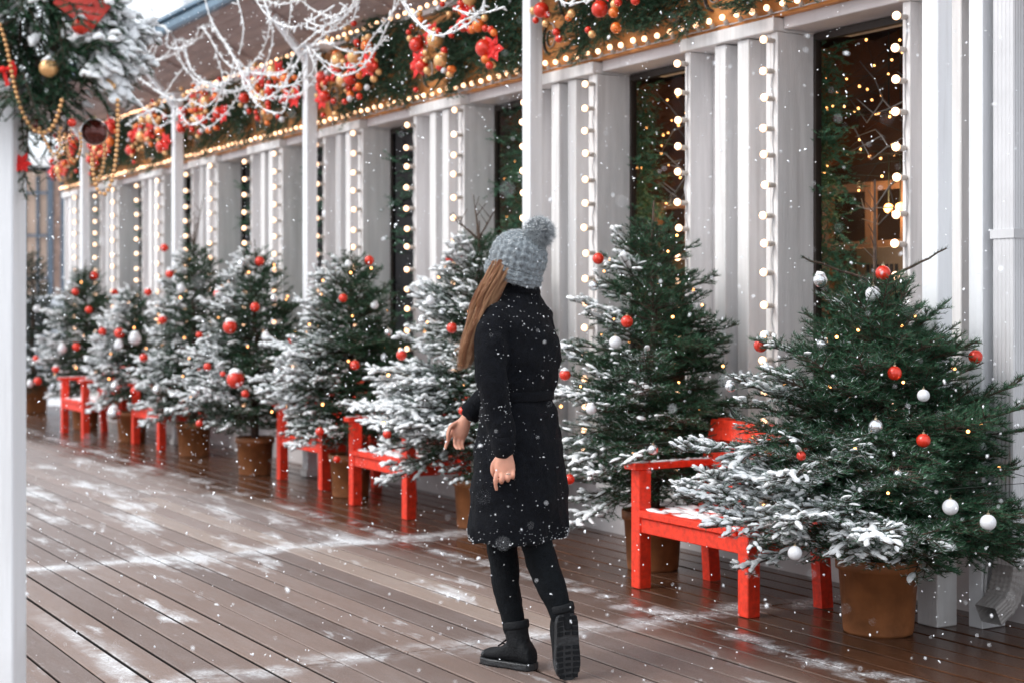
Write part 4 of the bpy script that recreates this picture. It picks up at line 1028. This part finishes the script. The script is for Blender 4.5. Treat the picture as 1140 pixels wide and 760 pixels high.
# bead chains
bd = MB(); bd.ball((0,0,0), .0062, 10, 7); BEAD = bd.mesh('bead'); BEAD.materials.append(M['bead']); BEAD.polygons.foreach_set('use_smooth', [True]*len(BEAD.polygons))
for nm, path, dd, sc in (('long gold bead chain sweeping from the left edge under the canopy', [(0,28),(8,55),(16,95),(25,125),(38,145),(52,147),(62,135),(70,108)], -.15, 1.0),
                     ('short gold bead loop hanging below the middle of the canopy', [(44,143),(52,160),(60,172),(67,165),(66,148),(70,140)], -.12, .8),
                     ('gold bead loop to the left of the large dark bauble', [(72,150),(76,170),(83,180),(90,165),(89,148)], -.10, .8),
                     ('gold bead loop hanging lowest at the right of the canopy', [(131,112),(131,150),(127,190),(119,214),(110,214),(104,195),(102,170)], -.12, .95),
                     ('gold bead strand under the large dark bauble', [(116,162),(115,185),(108,205)], -.08, .85)):
    P = smooth_path([cp(x,y,dd) for x,y in path], 12); t = thing('bead_chain', nm, 'bead chain', P[0], 0, 'gold bead chains on the fir canopy')
    acc = 0; nxt = 0; step_ = .0142*sc
    bb = MB(); bb.tube([p-P[0] for p in P], .0012, 4); bb.build('thread', 'cap', t)
    for j in range(len(P)-1):
        l = (P[j+1]-P[j]).length
        while nxt <= acc+l:
            q = bpy.data.objects.new('bead', BEAD); COL.objects.link(q); q.parent = t; q.location = P[j].lerp(P[j+1], (nxt-acc)/l)-P[0]; q.scale = (sc,sc,sc); nxt += step_
        acc += l
ws = thing('wire_star', 'thin dark wire star hanging under the canopy', 'ornament', cp(50,190,.0), -TH)
pts = []
for q in range(10):
    a = math.pi/2 + q*math.pi/5 + .15; r = .042 if q % 2 == 0 else .02; pts.append((math.cos(a)*r, 0, math.sin(a)*r))
b = MB(); b.tube(pts, .0012, 5, closed=True); b.tube([(x*.94+.001,.006,z*.92) for x,_,z in pts], .0009, 5, closed=True); b.build('frame', 'wire_dark', ws)
b = MB(); b.tube([(0,0,.03),(.004,0,.08)], .0006, 4); b.build('thread', 'wire_dark', ws)

# ------------------------------------------------------------------ far left background
fb = thing('peach_building', 'peach plastered building with tall dark barred windows far behind the pavilion', 'building', (6,34,0), -TH)
def fbox(nm, m, *bx):
    b = MB()
    for q in bx: b.box(*q)
    return b.build(nm, m, fb)
# position so that its right edge stands behind the pavilion end
A = pw(10, 342, 36); fb.location = (A.x, A.y, 0)
sc36 = 36/FP
def fx(px): return (px-10)*sc36
fbox('wall', 'peach', (fx(-60),fx(54),0,6,0,4.6)); fbox('pier', 'brownspeck', (fx(61),fx(69),-.1,5,0,4.7))
for a_, b_ in ((54.5,61),(69.5,76)): fbox('frame', 'slate', (fx(a_),fx(b_),-.15,5,0,4.7))
for xx in (28,43): fbox('bar', 'slate', (fx(xx)-.03,fx(xx)+.03,-.10,-.02,0,4.5))
for zz in (1.05,2.1,3.1,4.1): fbox('crossbar', 'slate', (fx(-60),fx(54),-.16,-.105,zz-.03,zz+.03))
fbox('cornice', 'paint', (fx(-60),fx(76),-.3,5,4.72,4.95))
pb = thing('pale_building', 'tall pale building fading into the white sky beyond the roof', 'building', pw(230,342,60), -TH); pb.location.z = 0
s60 = 60/FP; b = MB(); b.box(-28*s60, 60*s60, 0, 8, 0, 22); b.build('wall', 'paleblock', pb)
for q in range(3):
    b = MB(); b.box((-24+q*22)*s60,(-12+q*22)*s60,-.12,-.02,9,20.5); b.build('window', 'carpaint', pb)
# parked car peeping out behind the last firs
ct = thing('parked_car', 'silver grey parked car with snowy roof behind the farthest firs', 'car', pw(52,342,27), -TH+R_(8)); ct.location.z = 0
prof = [(-2.1,.35),(-2.1,.75),(-1.9,.92),(-1.2,1.0),(-.6,1.45),(-.1,1.56),(.8,1.54),(1.5,1.2),(2.0,1.0),(2.15,.75),(2.15,.35)]
b = MB(); rings = []
for yy, sy in ((-.86,.9),(-.8,1),(.8,1),(.86,.9)):
    rings.append([(x*(1 if abs(yy) < .85 else .985), yy*(1 if z < 1.0 else .86), .3+(z-.3)*sy) for x,z in prof])
b.loft(rings); b.build('body', 'carpaint', ct, False)
b = MB(); b.add([(-1.05,-.80,1.04),(1.35,-.80,1.04),(.8,-.765,1.43),(-.5,-.765,1.43)], [(0,1,2,3)]); b.build('side_window', 'carglass', ct)
b = MB(); b.box(-.55,.95,-.62,.62,1.562,1.62, bev=.02); b.build('roof_snow', 'snow', ct)
for xx in (-1.35,1.35):
    for yy in (-.84,.84):
        b = MB(); b.tube([(xx,yy-.1,.32),(xx,yy+.1,.32)], .32, 20); w_ = b.build('wheel', 'tyre', ct, True); b = MB(); b.tube([(xx,yy-.11,.32),(xx,yy+.11,.32)], .19, 14); b.build('rim', 'pipe', w_)

# ------------------------------------------------------------------ the walking woman
pr = thing('person', 'woman in a black coat and grey bobble hat walking away with one heel lifted', 'person', (ST*6.0, CT*6.0, 0), -TH)
fv = Vector((-.8,.6,0)); lv = Vector((-.6,-.8,0)); CX = Vector((.028,0,0))
def ring_pts(c, w, d, n=28, p=2.2):
    out = []
    for k in range(n):
        a = 6.2832*k/n; ca, sa = math.cos(a), math.sin(a)
        q = (abs(ca)**p + abs(sa)**p)**(-1/p)
        out.append(Vector(c) + lv*(w*ca*q) + fv*(d*sa*q))
    return out
def remesh(o, vox, sm=2):
    import bmesh
    bm = bmesh.new(); bm.from_mesh(o.data); bmesh.ops.recalc_face_normals(bm, faces=bm.faces); bm.to_mesh(o.data); bm.free()
    m_ = o.modifiers.new('remesh', 'REMESH'); m_.mode = 'VOXEL'; m_.voxel_size = vox; m_.use_smooth_shade = True
    s_ = o.modifiers.new('smooth', 'SMOOTH'); s_.iterations = sm; s_.factor = .5
def limb(mb, pts, rad, n=14):
    P = [Vector(p) for p in pts]; PP = smooth_path(P, 4); RR = []
    for i in range(len(P)-1):
        for q in range(4): RR.append(rad[i]*(1-q/4)+rad[i+1]*q/4)
    RR.append(rad[-1]); mb.tube(PP, RR, n); mb.ball(PP[0], RR[0]*.98, 12, 8); mb.ball(PP[-1], RR[-1]*.98, 12, 8)
LS, LE, LW = Vector((-.074,-.136,1.375)), Vector((-.068,-.195,1.13)), Vector((-.030,-.20,.885))
RS, RE, RW = Vector((.115,.130,1.375)), Vector((.00,.20,1.14)), Vector((-.178,.19,.985))
HC = Vector((.018,.0,1.595))        # head centre
# body
b = MB()
b.loft([ring_pts(CX+Vector((0,0,z)), w, d) for z, w, d in ((.80,.12,.09),(.88,.155,.115),(.98,.15,.11),(1.08,.12,.095),(1.2,.125,.10),(1.32,.125,.085),(1.38,.09,.06),(1.43,.05,.05))])
limb(b, [CX+Vector((0,0,1.40)), CX+Vector((0,0,1.52))], [.058,.052])
hd = (fv*.8 + Vector((-.3,.1,.18))).normalized()
b.ball(HC, .092, 24, 16, (1,1,1.2)); b.ball(HC+hd*.03+Vector((0,0,-.045)), .066, 20, 14, (1,1,1.05))
b.ball(HC+hd*.098+Vector((0,0,-.022)), .012, 10, 8, (1,1,1.6)); b.ball(HC+hd*.088+Vector((0,0,-.058)), .013, 10, 8, (1.3,1.3,.6))
sdv = hd.cross(Vector((0,0,1))).normalized()
for sg in (-1,1):
    b.ball(HC+sdv*(sg*.088)+Vector((0,0,-.02)), .018, 10, 8, (.7,.7,1.5)); b.ball(HC+hd*.083+sdv*(sg*.032), .012, 10, 8)
limb(b, [LS+Vector((.02,.03,-.03)),LE,LW], [.030,.032,.025]); limb(b, [RS+Vector((-.02,-.03,-.03)),RE,RW], [.030,.032,.025])
KN1 = [(.06,.06,.90),(-.02,.085,.68),(-.040,.07,.48),(-.022,.05,.33),(.008,.034,.17)]
KN2 = [(-.02,-.064,.90),(.05,-.085,.68),(.095,-.085,.50),(.150,-.115,.37),(.187,-.145,.245)]
limb(b, KN1, [.075,.065,.050,.045,.034]); limb(b, KN2, [.075,.065,.050,.047,.034])
limb(b, [(.010,.034,.15),(.025,.022,.06),(-.06,.087,.042)], [.030,.026,.014]); limb(b, [(.193,-.145,.235),(.203,-.142,.19),(.208,-.148,.07)], [.030,.026,.014])
# left hand (near): back of the hand to the camera, index finger pointing down
def finger(pts, r0, r1): limb(b, pts, [r0 + (r1-r0)*i/(len(pts)-1) for i in range(len(pts))], 10)
pc = Vector((-.026,-.207,.828))
b.loft([[pc + Vector((math.cos(a)*wx + ox, math.sin(a)*wy, z)) for a in [6.2832*k/16 for k in range(16)]] for z, wx, wy, ox in ((.055,.024,.019,0),(.03,.030,.018,0),(.0,.038,.017,.0),(-.025,.040,.016,.0),(-.038,.034,.013,0))])
finger([pc+Vector((-.030,-.003,-.03)), pc+Vector((-.037,-.012,-.058)), pc+Vector((-.036,-.006,-.080)), pc+Vector((-.033,.002,-.098))], .0095, .0068)
finger([pc+Vector((-.010,-.004,-.032)), pc+Vector((-.013,-.018,-.056)), pc+Vector((-.014,-.002,-.070)), pc+Vector((-.013,.018,-.058))], .0098, .0072)
finger([pc+Vector((.011,-.004,-.030)), pc+Vector((.011,-.018,-.050)), pc+Vector((.010,-.002,-.064)), pc+Vector((.009,.017,-.052))], .0093, .0070)
finger([pc+Vector((.030,-.002,-.024)), pc+Vector((.031,-.014,-.042)), pc+Vector((.029,.0,-.054)), pc+Vector((.026,.014,-.044))], .0083, .0062)
finger([pc+Vector((-.026,.006,.022)), pc+Vector((-.045,.014,-.004)), pc+Vector((-.048,.016,-.030)), pc+Vector((-.040,.020,-.05))], .0115, .0080)
# right hand (far): reaching forward and down, fingers loosely curled
qd = Vector((-.46,.0,-.89)); qs = Vector((.89,0,-.46)); qc = RW + qd*.062
b.loft([[qc + qd*s + qs*(math.cos(a)*wx) + Vector((0,1,0))*(math.sin(a)*wy) for a in [6.2832*k/16 for k in range(16)]] for s, wx, wy in ((-.06,.020,.017),(-.03,.027,.019),(.0,.036,.018),(.026,.037,.016),(.038,.032,.012))])
def rf(s0, fw, sd, dy=0, r=.0092): finger([qc+qd*.03+qs*s0, qc+qd*(.03+fw*.5)+qs*(s0+sd*.4)+Vector((0,-.004,0)), qc+qd*(.03+fw*.9)+qs*(s0+sd)+Vector((0,dy,0)), qc+qd*(.03+fw)+qs*(s0+sd*1.6)+Vector((0,dy*1.8,0))], r, r*.72)
rf(-.028,.068,.006,-.004,.0094); rf(-.009,.045,.020,-.020); rf(.010,.040,.016,-.022,.009); rf(.027,.034,.012,-.018,.0082)
finger([qc-qd*.02+qs*-.02, qc+qd*.01+qs*-.040+Vector((0,-.02,0)), qc+qd*.035+qs*-.038+Vector((0,-.028,0)), qc+qd*.055+qs*-.030+Vector((0,-.030,0))], .011, .0078)
bo = b.build('body', 'skin', pr, True); remesh(bo, .0042, 2)
rg = MB(); c0 = pc+Vector((.0112,-.011,-.040)); rg.tube([c0+Vector((math.cos(a)*.0105, math.sin(a)*.0105, math.sin(a)*-.004)) for a in [6.2832*k/16 for k in range(16)]], .0018, 6, closed=True); rg.build('ring', 'ring', pr, True)
# coat
b = MB(); prof = [(.515,.235,.170,.000),(.56,.236,.170,0),(.66,.226,.163,.002),(.79,.210,.152,.003),(.92,.192,.140,.002),(1.02,.170,.126,-.004),(1.065,.156,.116,-.006),(1.085,.156,.116,-.006),(1.12,.168,.128,-.004),(1.215,.182,.142,.0),(1.30,.186,.138,-.006),(1.36,.180,.124,-.012),(1.405,.156,.105,-.012),(1.44,.115,.088,-.008),(1.470,.078,.072,.002),(1.50,.066,.064,.006),(1.528,.064,.062,.008)]
rings = []
for z, w, d, ox in prof:
    rg_ = ring_pts(CX+Vector((ox,0,z)), w, d, 44)
    if z < 1.0:
        for k in range(44): rg_[k] = rg_[k] + (rg_[k]-(CX+Vector((ox,0,z))))*(.025*math.sin(k*6.2832/44*5+z*3)*(1.05-z))
    rings.append(rg_)
b.loft(rings)
limb(b, [LS+Vector((.012,.02,.0)), (LS+LE)/2+Vector((-.01,-.005,0)), LE+Vector((-.006,0,0)), (LE+LW)/2, LW+Vector((0,0,-.005))], [.066,.066,.058,.050,.043], 18)
limb(b, [RS+Vector((-.01,-.02,0)), (RS+RE)/2, RE, (RE+RW)/2, RW+Vector((.012,0,.012))], [.064,.062,.056,.050,.043], 18)
co_ = b.build('coat', 'coat', pr, True); remesh(co_, .0065, 3)
tx = bpy.data.textures.new('folds', 'CLOUDS'); tx.noise_scale = .11; tx.noise_depth = 2
dm = co_.modifiers.new('folds', 'DISPLACE'); dm.texture = tx; dm.strength = .030; dm.mid_level = .5; dm.texture_coords = 'LOCAL'
txb = bpy.data.textures.new('wrinkles', 'STUCCI'); txb.noise_scale = .07; txb.turbulence = 8
dm = co_.modifiers.new('wrinkles', 'DISPLACE'); dm.texture = txb; dm.strength = .010; dm.mid_level = .5; dm.texture_coords = 'LOCAL'
bl = MB(); bl.loft([ring_pts(CX+Vector((-.006,0,z)), w, d, 44) for z, w, d in ((1.056,.150,.110),(1.058,.163,.123),(1.066,.165,.125),(1.086,.165,.125),(1.094,.163,.123),(1.096,.150,.110))])
bl.v = [(x,y,1.075+(z-1.075)) for x,y,z in bl.v]; bl.build('belt', 'coat', pr, True)
for (w0, w1) in ((LE, LW),(RE, RW)):
    d = (w1-w0).normalized(); cb = MB(); cb.tube([w1-d*.045, w1-d*.04, w1-d*.005, w1+d*.002], [.044,.0475,.0465,.040], 20); cb.build('cuff', 'coat', pr, True)
# collar
b = MB(); b.loft([ring_pts(CX+Vector((.006,0,z)), w, d, 30) for z, w, d in ((1.475,.080,.076),(1.50,.074,.072),(1.535,.070,.068),(1.54,.064,.062))]); b.build('collar', 'coat', pr, True)
# trousers
b = MB(); limb(b, [KN1[0],KN1[1],(-.040,.07,.50),(-.030,.058,.40),(-.022,.05,.31),(.0,.038,.21),(.012,.034,.15)], [.095,.078,.063,.058,.055,.047,.045], 18)
limb(b, [KN2[0],KN2[1],(.093,-.085,.52),(.118,-.095,.43),(.150,-.118,.35),(.178,-.135,.28),(.19,-.145,.235)], [.095,.078,.061,.062,.058,.047,.042], 18)
to = b.build('trousers', 'trouser', pr, True); remesh(to, .0055, 2)
tx2 = bpy.data.textures.new('creases', 'CLOUDS'); tx2.noise_scale = .05
dm = to.modifiers.new('creases', 'DISPLACE'); dm.texture = tx2; dm.strength = .008; dm.texture_coords = 'LOCAL'
# boots
def boot(heel, toe_dir, up_dir, shaft):
    t = Vector(toe_dir).normalized(); u = Vector(up_dir); u = (u - t*u.dot(t)).normalized(); s = t.cross(u)
    H = Vector(heel)
    secs = [(0,.026,.060),(.008,.035,.085),(.03,.040,.112),(.06,.041,.125),(.09,.042,.122),(.115,.043,.104),(.14,.045,.084),(.165,.047,.072),(.19,.047,.067),(.215,.043,.063),(.234,.035,.055),(.246,.022,.045),(.25,.010,.036)]
    b = MB(); rings = []
    for l, w, h in secs:
        r = []
        for k in range(16):
            a = 6.2832*k/16; ca, sa = math.cos(a), math.sin(a); q = (abs(ca)**2.6+abs(sa)**2.6)**(-1/2.6)
            r.append(H + t*l + s*(w*ca*q) + u*(.022 + (h-.022)/2 + (h-.022)/2*sa*q))
        rings.append(r)
    b.loft(rings); P = [Vector(p) for p, _ in shaft]; b.tube(P, [r for _, r in shaft], 18)
    bo_ = b.build('boot', 'boot', pr, True); remesh(bo_, .004, 2)
    ol = []
    for l, w, h in secs: ol.append((l, w+.005))
    out = [(l,w) for l,w in ol] + [(.256,0)] + [(l,-w) for l,w in reversed(ol)] + [(-.006,0)]
    b = MB(); b.loft([[H + t*l + s*(w*sc) + u*z for l, w in out] for z, sc in ((.004,.96),(.008,1),(.024,1),(.028,.96))]); so_ = b.build('sole', 'sole', bo_, False)
    b = MB()
    for l in [.012,.032,.052,.072]+[.125,.147,.169,.191,.213,.234]:
        w = np.interp(l, [q[0] for q in ol], [q[1] for q in ol])*.92
        for sg in (-1,1):
            for (wa, wb) in ((.45,1.0),):
                c = [H+t*(l-.007)+s*(sg*w*wa), H+t*(l+.007)+s*(sg*w*wa), H+t*(l+.009)+s*(sg*w*wb), H+t*(l-.005)+s*(sg*w*wb)]
                b.add([p+u*.004 for p in c]+[p-u*.001 for p in c], [(0,1,2,3),(7,6,5,4),(0,4,5,1),(1,5,6,2),(2,6,7,3),(3,7,4,0)])
        c = H+t*l; c4 = [c-t*.006-s*.010, c+t*.004-s*.010, c+t*.004+s*.010, c-t*.006+s*.010]
        b.add([p+u*.004 for p in c4]+[p for p in c4], [(0,1,2,3),(7,6,5,4),(0,4,5,1),(1,5,6,2),(2,6,7,3),(3,7,4,0)])
    b.build('tread', 'boot', bo_)
    b = MB()
    for i in range(4):
        l = .158-.017*i; h = .080+.013*i + .003
        b.tube([H+t*l+s*-.022+u*(h-.003), H+t*(l-.004)+u*(h+.004), H+t*l+s*.022+u*(h-.003)], .0032, 6)
    b.tube([H+t*.10+s*.0+u*.115, H+t*.125+s*.022+u*.118, H+t*.118+s*.03+u*.085], .003, 6); b.build('laces', 'boot', bo_, True)
    c = P[-1]; d = (P[-1]-P[-2]).normalized(); r = shaft[-1][1]
    b = MB(); b.tube([c-d*.032, c-d*.026, c-d*.004, c], [r*1.0,r*1.06,r*1.06,r*1.0], 18); b.build('boot_collar', 'boot', bo_, True)
boot((.085,-.022,0), (-.8,.6,0), (0,0,1), [((.035,.016,.05),.042),((.030,.020,.09),.046),((.020,.028,.13),.047),((.014,.034,.185),.050)])
boot((.212,-.186,.250), (.02,.035,-1), (-.32,.94,0), [((.205,-.142,.19),.042),((.200,-.143,.22),.044),((.194,-.143,.255),.045),((.188,-.142,.285),.046)])
# hat
hat_up = Vector((.30,-.12,.94)).normalized(); hx = hat_up.cross(Vector((0,1,0))).normalized(); hy = hat_up.cross(hx)
b = MB(); rings = []; n = 132
for h, r, rib in ((-.064,.100,0),(-.070,.107,.5),(-.058,.114,1),(-.040,.115,1),(-.026,.113,1),(-.020,.107,.8),(-.006,.110,.8),(.02,.1115,1),(.05,.108,1),(.075,.099,1),(.095,.084,1),(.112,.064,.9),(.123,.040,.6),(.127,.015,.2)):
    ring = []
    for k in range(n):
        a = 6.2832*k/n; rr_ = r*(1 + rib*(.035*math.cos(a*22) + .012*math.sin(a*66+h*220)))
        ring.append(HC + Vector((.0,0,-.002)) + hx*(math.cos(a)*rr_) + hy*(math.sin(a)*rr_*1.05) + hat_up*(h + .004*rib*math.sin(a*22)*math.sin(h*260)))
    rings.append(ring)
# subdivide vertically for the cable pattern
fine = []
for i in range(len(rings)-1):
    for q in range(5):
        f = q/5; hh = i*5+q
        fine.append([rings[i][k].lerp(rings[i+1][k], f) + (rings[i][k]-HC).normalized()*(.0026*math.sin(hh*1.15 + (1.6 if int(k/6) % 2 else 0))) for k in range(n)])
fine.append(rings[-1]); b.loft(fine); ho = b.build('hat', 'knit', pr, True)
def fuzz(name, pts, nrm, L, w, seed, parent, m):
    g = np.random.default_rng(seed); n = len(pts); d = nrm + g.normal(0,.45,(n,3)); d /= np.linalg.norm(d,axis=1)[:,None]
    s = np.cross(d, g.normal(0,1,(n,3))); s /= np.linalg.norm(s,axis=1)[:,None]; L_ = L*g.uniform(.4,1.2,n)[:,None]
    mid = pts + d*L_*.55 + g.normal(0,.12,(n,3))*L_; tip = pts + d*L_ + g.normal(0,.25,(n,3))*L_
    V = np.stack([pts-s*w, pts+s*w, mid+s*w*.8, mid-s*w*.8, tip], 1).reshape(-1,3); base = np.arange(n)[:,None]*5
    F = np.concatenate([base+np.array([[0,1,2]]), base+np.array([[0,2,3]]), base+np.array([[3,2,4]])],0)
    return link(name, np_mesh(name, V, F), m, parent)
g = np.random.default_rng(3)
me = ho.data; vc = np.array([v.co[:] for v in me.vertices]); vn = np.array([v.normal[:] for v in me.vertices]); sel = g.integers(0, len(vc), 6000)
fuzz('fuzz', vc[sel], vn[sel], .010, .00035, 5, ho, 'fluff')
PC = HC + hat_up*.118 + Vector((.052,-.025,.004)); b = MB(); b.ball(PC, .046, 20, 14); po_ = b.build('pompom', 'knit', pr, True)
dd_ = g.normal(0,1,(9000,3)); dd_ /= np.linalg.norm(dd_,axis=1)[:,None]
fuzz('yarn', np.array(PC) + dd_*.040, dd_, .028, .0008, 6, po_, 'fluff')
# snow caught on hat and pompom
sel = [i for i in g.integers(0, len(vc), 1500) if vn[i][2] > .35 and (vc[i][0]-HC.x) < .1][:420]
Cc = vc[sel] + vn[sel]*.003; up_ = dd_[dd_[:,2] > .1][:420]; Cc = np.concatenate([Cc, np.array(PC)+up_*.062]); K = len(Cc)
V, F = lumps(Cc, np.tile(np.array([[1.0,0,0]]),(K,1)), g.uniform(.001,.0028,K), g.uniform(.001,.0028,K), g.uniform(.001,.002,K), 9, 1, .2)
link('snow', np_mesh('snow', V, F), M['snow'], ho, True)
# hair
def hair():
    g = random.Random(12)
    guide = [Vector((-.030,-.045,1.615)), Vector((-.062,-.082,1.54)), Vector((-.100,-.098,1.455)), Vector((-.132,-.122,1.365)), Vector((-.160,-.142,1.275)), Vector((-.180,-.155,1.185))]
    gw = [(.056,.050),(.060,.050),(.056,.045),(.043,.036),(.034,.030),(.026,.022)]
    b = MB(); ax = Vector((.95,.1,.30)).normalized()
    for lk in range(120):
        la = g.random()*6.2832; lr = math.sqrt(g.random())*.86; lu, lv_ = math.cos(la)*lr, math.sin(la)*lr; lph = g.random()*6.28; lam = g.uniform(.003,.013); lfr = g.uniform(.45,.85)
        lln = g.choice((1,1.0,.96,.9,.84,.76,.68)); sw = g.uniform(.004,.009)
        for i in range(24):
            a = g.random()*6.2832; r = math.sqrt(g.random()); u_, v_ = math.cos(a)*r, math.sin(a)*r; ln = lln*g.uniform(.92,1.02); ph = lph + g.uniform(-.5,.5); am = lam*g.uniform(.7,1.3)
            pts = []
            for j in range(15):
                f = min(j/14*ln*5, 4.999); q = int(f); t = f-q; c = guide[q].lerp(guide[q+1], t); w0 = gw[q][0]*(1-t)+gw[q+1][0]*t; w1 = gw[q][1]*(1-t)+gw[q+1][1]*t
                taper = 1 + .35*math.sin(j*.6+lph); gr_ = min(1, j/4)
                spl = 1 + .35*(j/14)**2.2*(1 if lk % 3 else 1.9); pts.append(c + ax*(lu*w0*spl + u_*sw*taper) + Vector((0,1,0))*(lv_*w1 + v_*sw*taper) + (ax*math.sin(j*lfr+ph) + Vector((0,1,0))*math.cos(j*lfr*.9+ph))*am*gr_)
            b.tube(pts, [.0008]*11+[.0008,.0007,.0004,.0001], 3, caps=False)
    for i in range(160):
        p = guide[1].lerp(guide[4], g.random()) + Vector((g.uniform(-.03,.0), g.uniform(-.03,.03), 0)); d = Vector((g.uniform(-.06,-.015), g.uniform(-.02,.02), g.uniform(-.11,-.03)))
        b.tube([p, p+d*.5+Vector((-.008,0,0)), p+d], [.0005,.0004,.0002], 3, caps=False)
    return b
M['hair'] = mat('auburn_hair', (.56,.29,.15), .40, var=0, vscale=55, stretch=(3,3,.25))
hm = hair(); hobj = hm.build('hair', 'hair', pr, True)
_g = random.Random(5); _col = []; _n = len(hobj.data.vertices); _i = 0
_sizes = [15*3]*(120*24) + [9]*160
for _sz in _sizes:
    if _i % 24 == 0: _lk = _g.gauss(.48, .30)
    _i += 1; _c = max(0, min(1, _lk + _g.gauss(0, .13))); _col += [(_c, 0, 0, 1)]*_sz
ca = hobj.data.color_attributes.new('tint', 'FLOAT_COLOR', 'POINT'); _arr = np.array(_col, dtype=np.float32)[:_n]
if len(_arr) < _n: _arr = np.concatenate([_arr, np.tile(_arr[-1:], (_n-len(_arr), 1))])
ca.data.foreach_set('color', _arr.ravel())
_nt = M['hair'].node_tree; _b = _nt.nodes['Principled BSDF']; _at = _nt.nodes.new('ShaderNodeAttribute'); _at.attribute_name = 'tint'
_rp = _nt.nodes.new('ShaderNodeValToRGB'); _rp.color_ramp.elements[0].color = (.27,.10,.040,1); _rp.color_ramp.elements[1].color = (1.0,.66,.38,1)
_nt.links.new(_at.outputs['Fac'], _rp.inputs['Fac']); _nt.links.new(_rp.outputs[0], _b.inputs['Base Color'])
# snow on the coat
dg = bpy.context.evaluated_depsgraph_get(); ev = co_.evaluated_get(dg); em = ev.to_mesh()
cen = np.array([p.center[:] for p in em.polygons]); nor = np.array([p.normal[:] for p in em.polygons]); ev.to_mesh_clear()
g = np.random.default_rng(31); w_ = .35 + 1.2*np.exp(-((cen[:,2]-.53)/.035)**2)*3 + .9*np.exp(-((cen[:,2]-1.40)/.08)**2) + 1.3*((cen[:,0] < 0) & (cen[:,2] < 1.1) & (cen[:,2] > .86))
idx = g.choice(len(cen), 1150, p=w_/w_.sum()); Cc = cen[idx] + nor[idx]*.0015; K = len(Cc)
tt = np.cross(nor[idx], g.normal(0,1,(K,3))); tt /= np.linalg.norm(tt,axis=1)[:,None]; sz = g.choice([.0009,.0013,.0018,.0028], K, p=[.4,.33,.2,.07])
V, F = lumps(Cc, tt, sz*g.uniform(.8,1.6,K), sz, sz*.8, 10, 1, .2)
o = link('snow_specks', np_mesh('snow_specks', V, F), M['flake'], pr, True); o['kind'] = 'stuff'

# ------------------------------------------------------------------ falling snow
g = np.random.default_rng(44); pts = []; sz = []
while len(pts) < 8000:
    D = (g.uniform(1.35**3, 13.0**3))**(1/3); a = g.uniform(-.42,.42)*D; z = CH + g.uniform(-.28,.28)*D
    if z < .03 or z > 4.2: continue
    X = ST*D + CT*a; Y = CT*D - ST*a
    if X > 5.2: continue
    pts.append((X,Y,z)); sz.append(g.choice([.0017,.0024,.0033,.0046], p=[.45,.3,.18,.07]) * (1.0 if D > 3.4 else .55))
pts = np.array(pts); sz = np.array(sz); K = len(pts); tt = g.normal(0,1,(K,3)); tt[:,2] -= 1.0; tt /= np.linalg.norm(tt,axis=1)[:,None]
V, F = lumps(pts, tt, sz*g.uniform(1.0,2.0,K), sz, sz*.9, 45, 1, .25)
o = link('falling_snow', np_mesh('falling_snow', V, F), M['flake'], None, True)
tag(o, 'loose white snowflakes drifting through the air over the deck', 'snow', None, 'stuff')
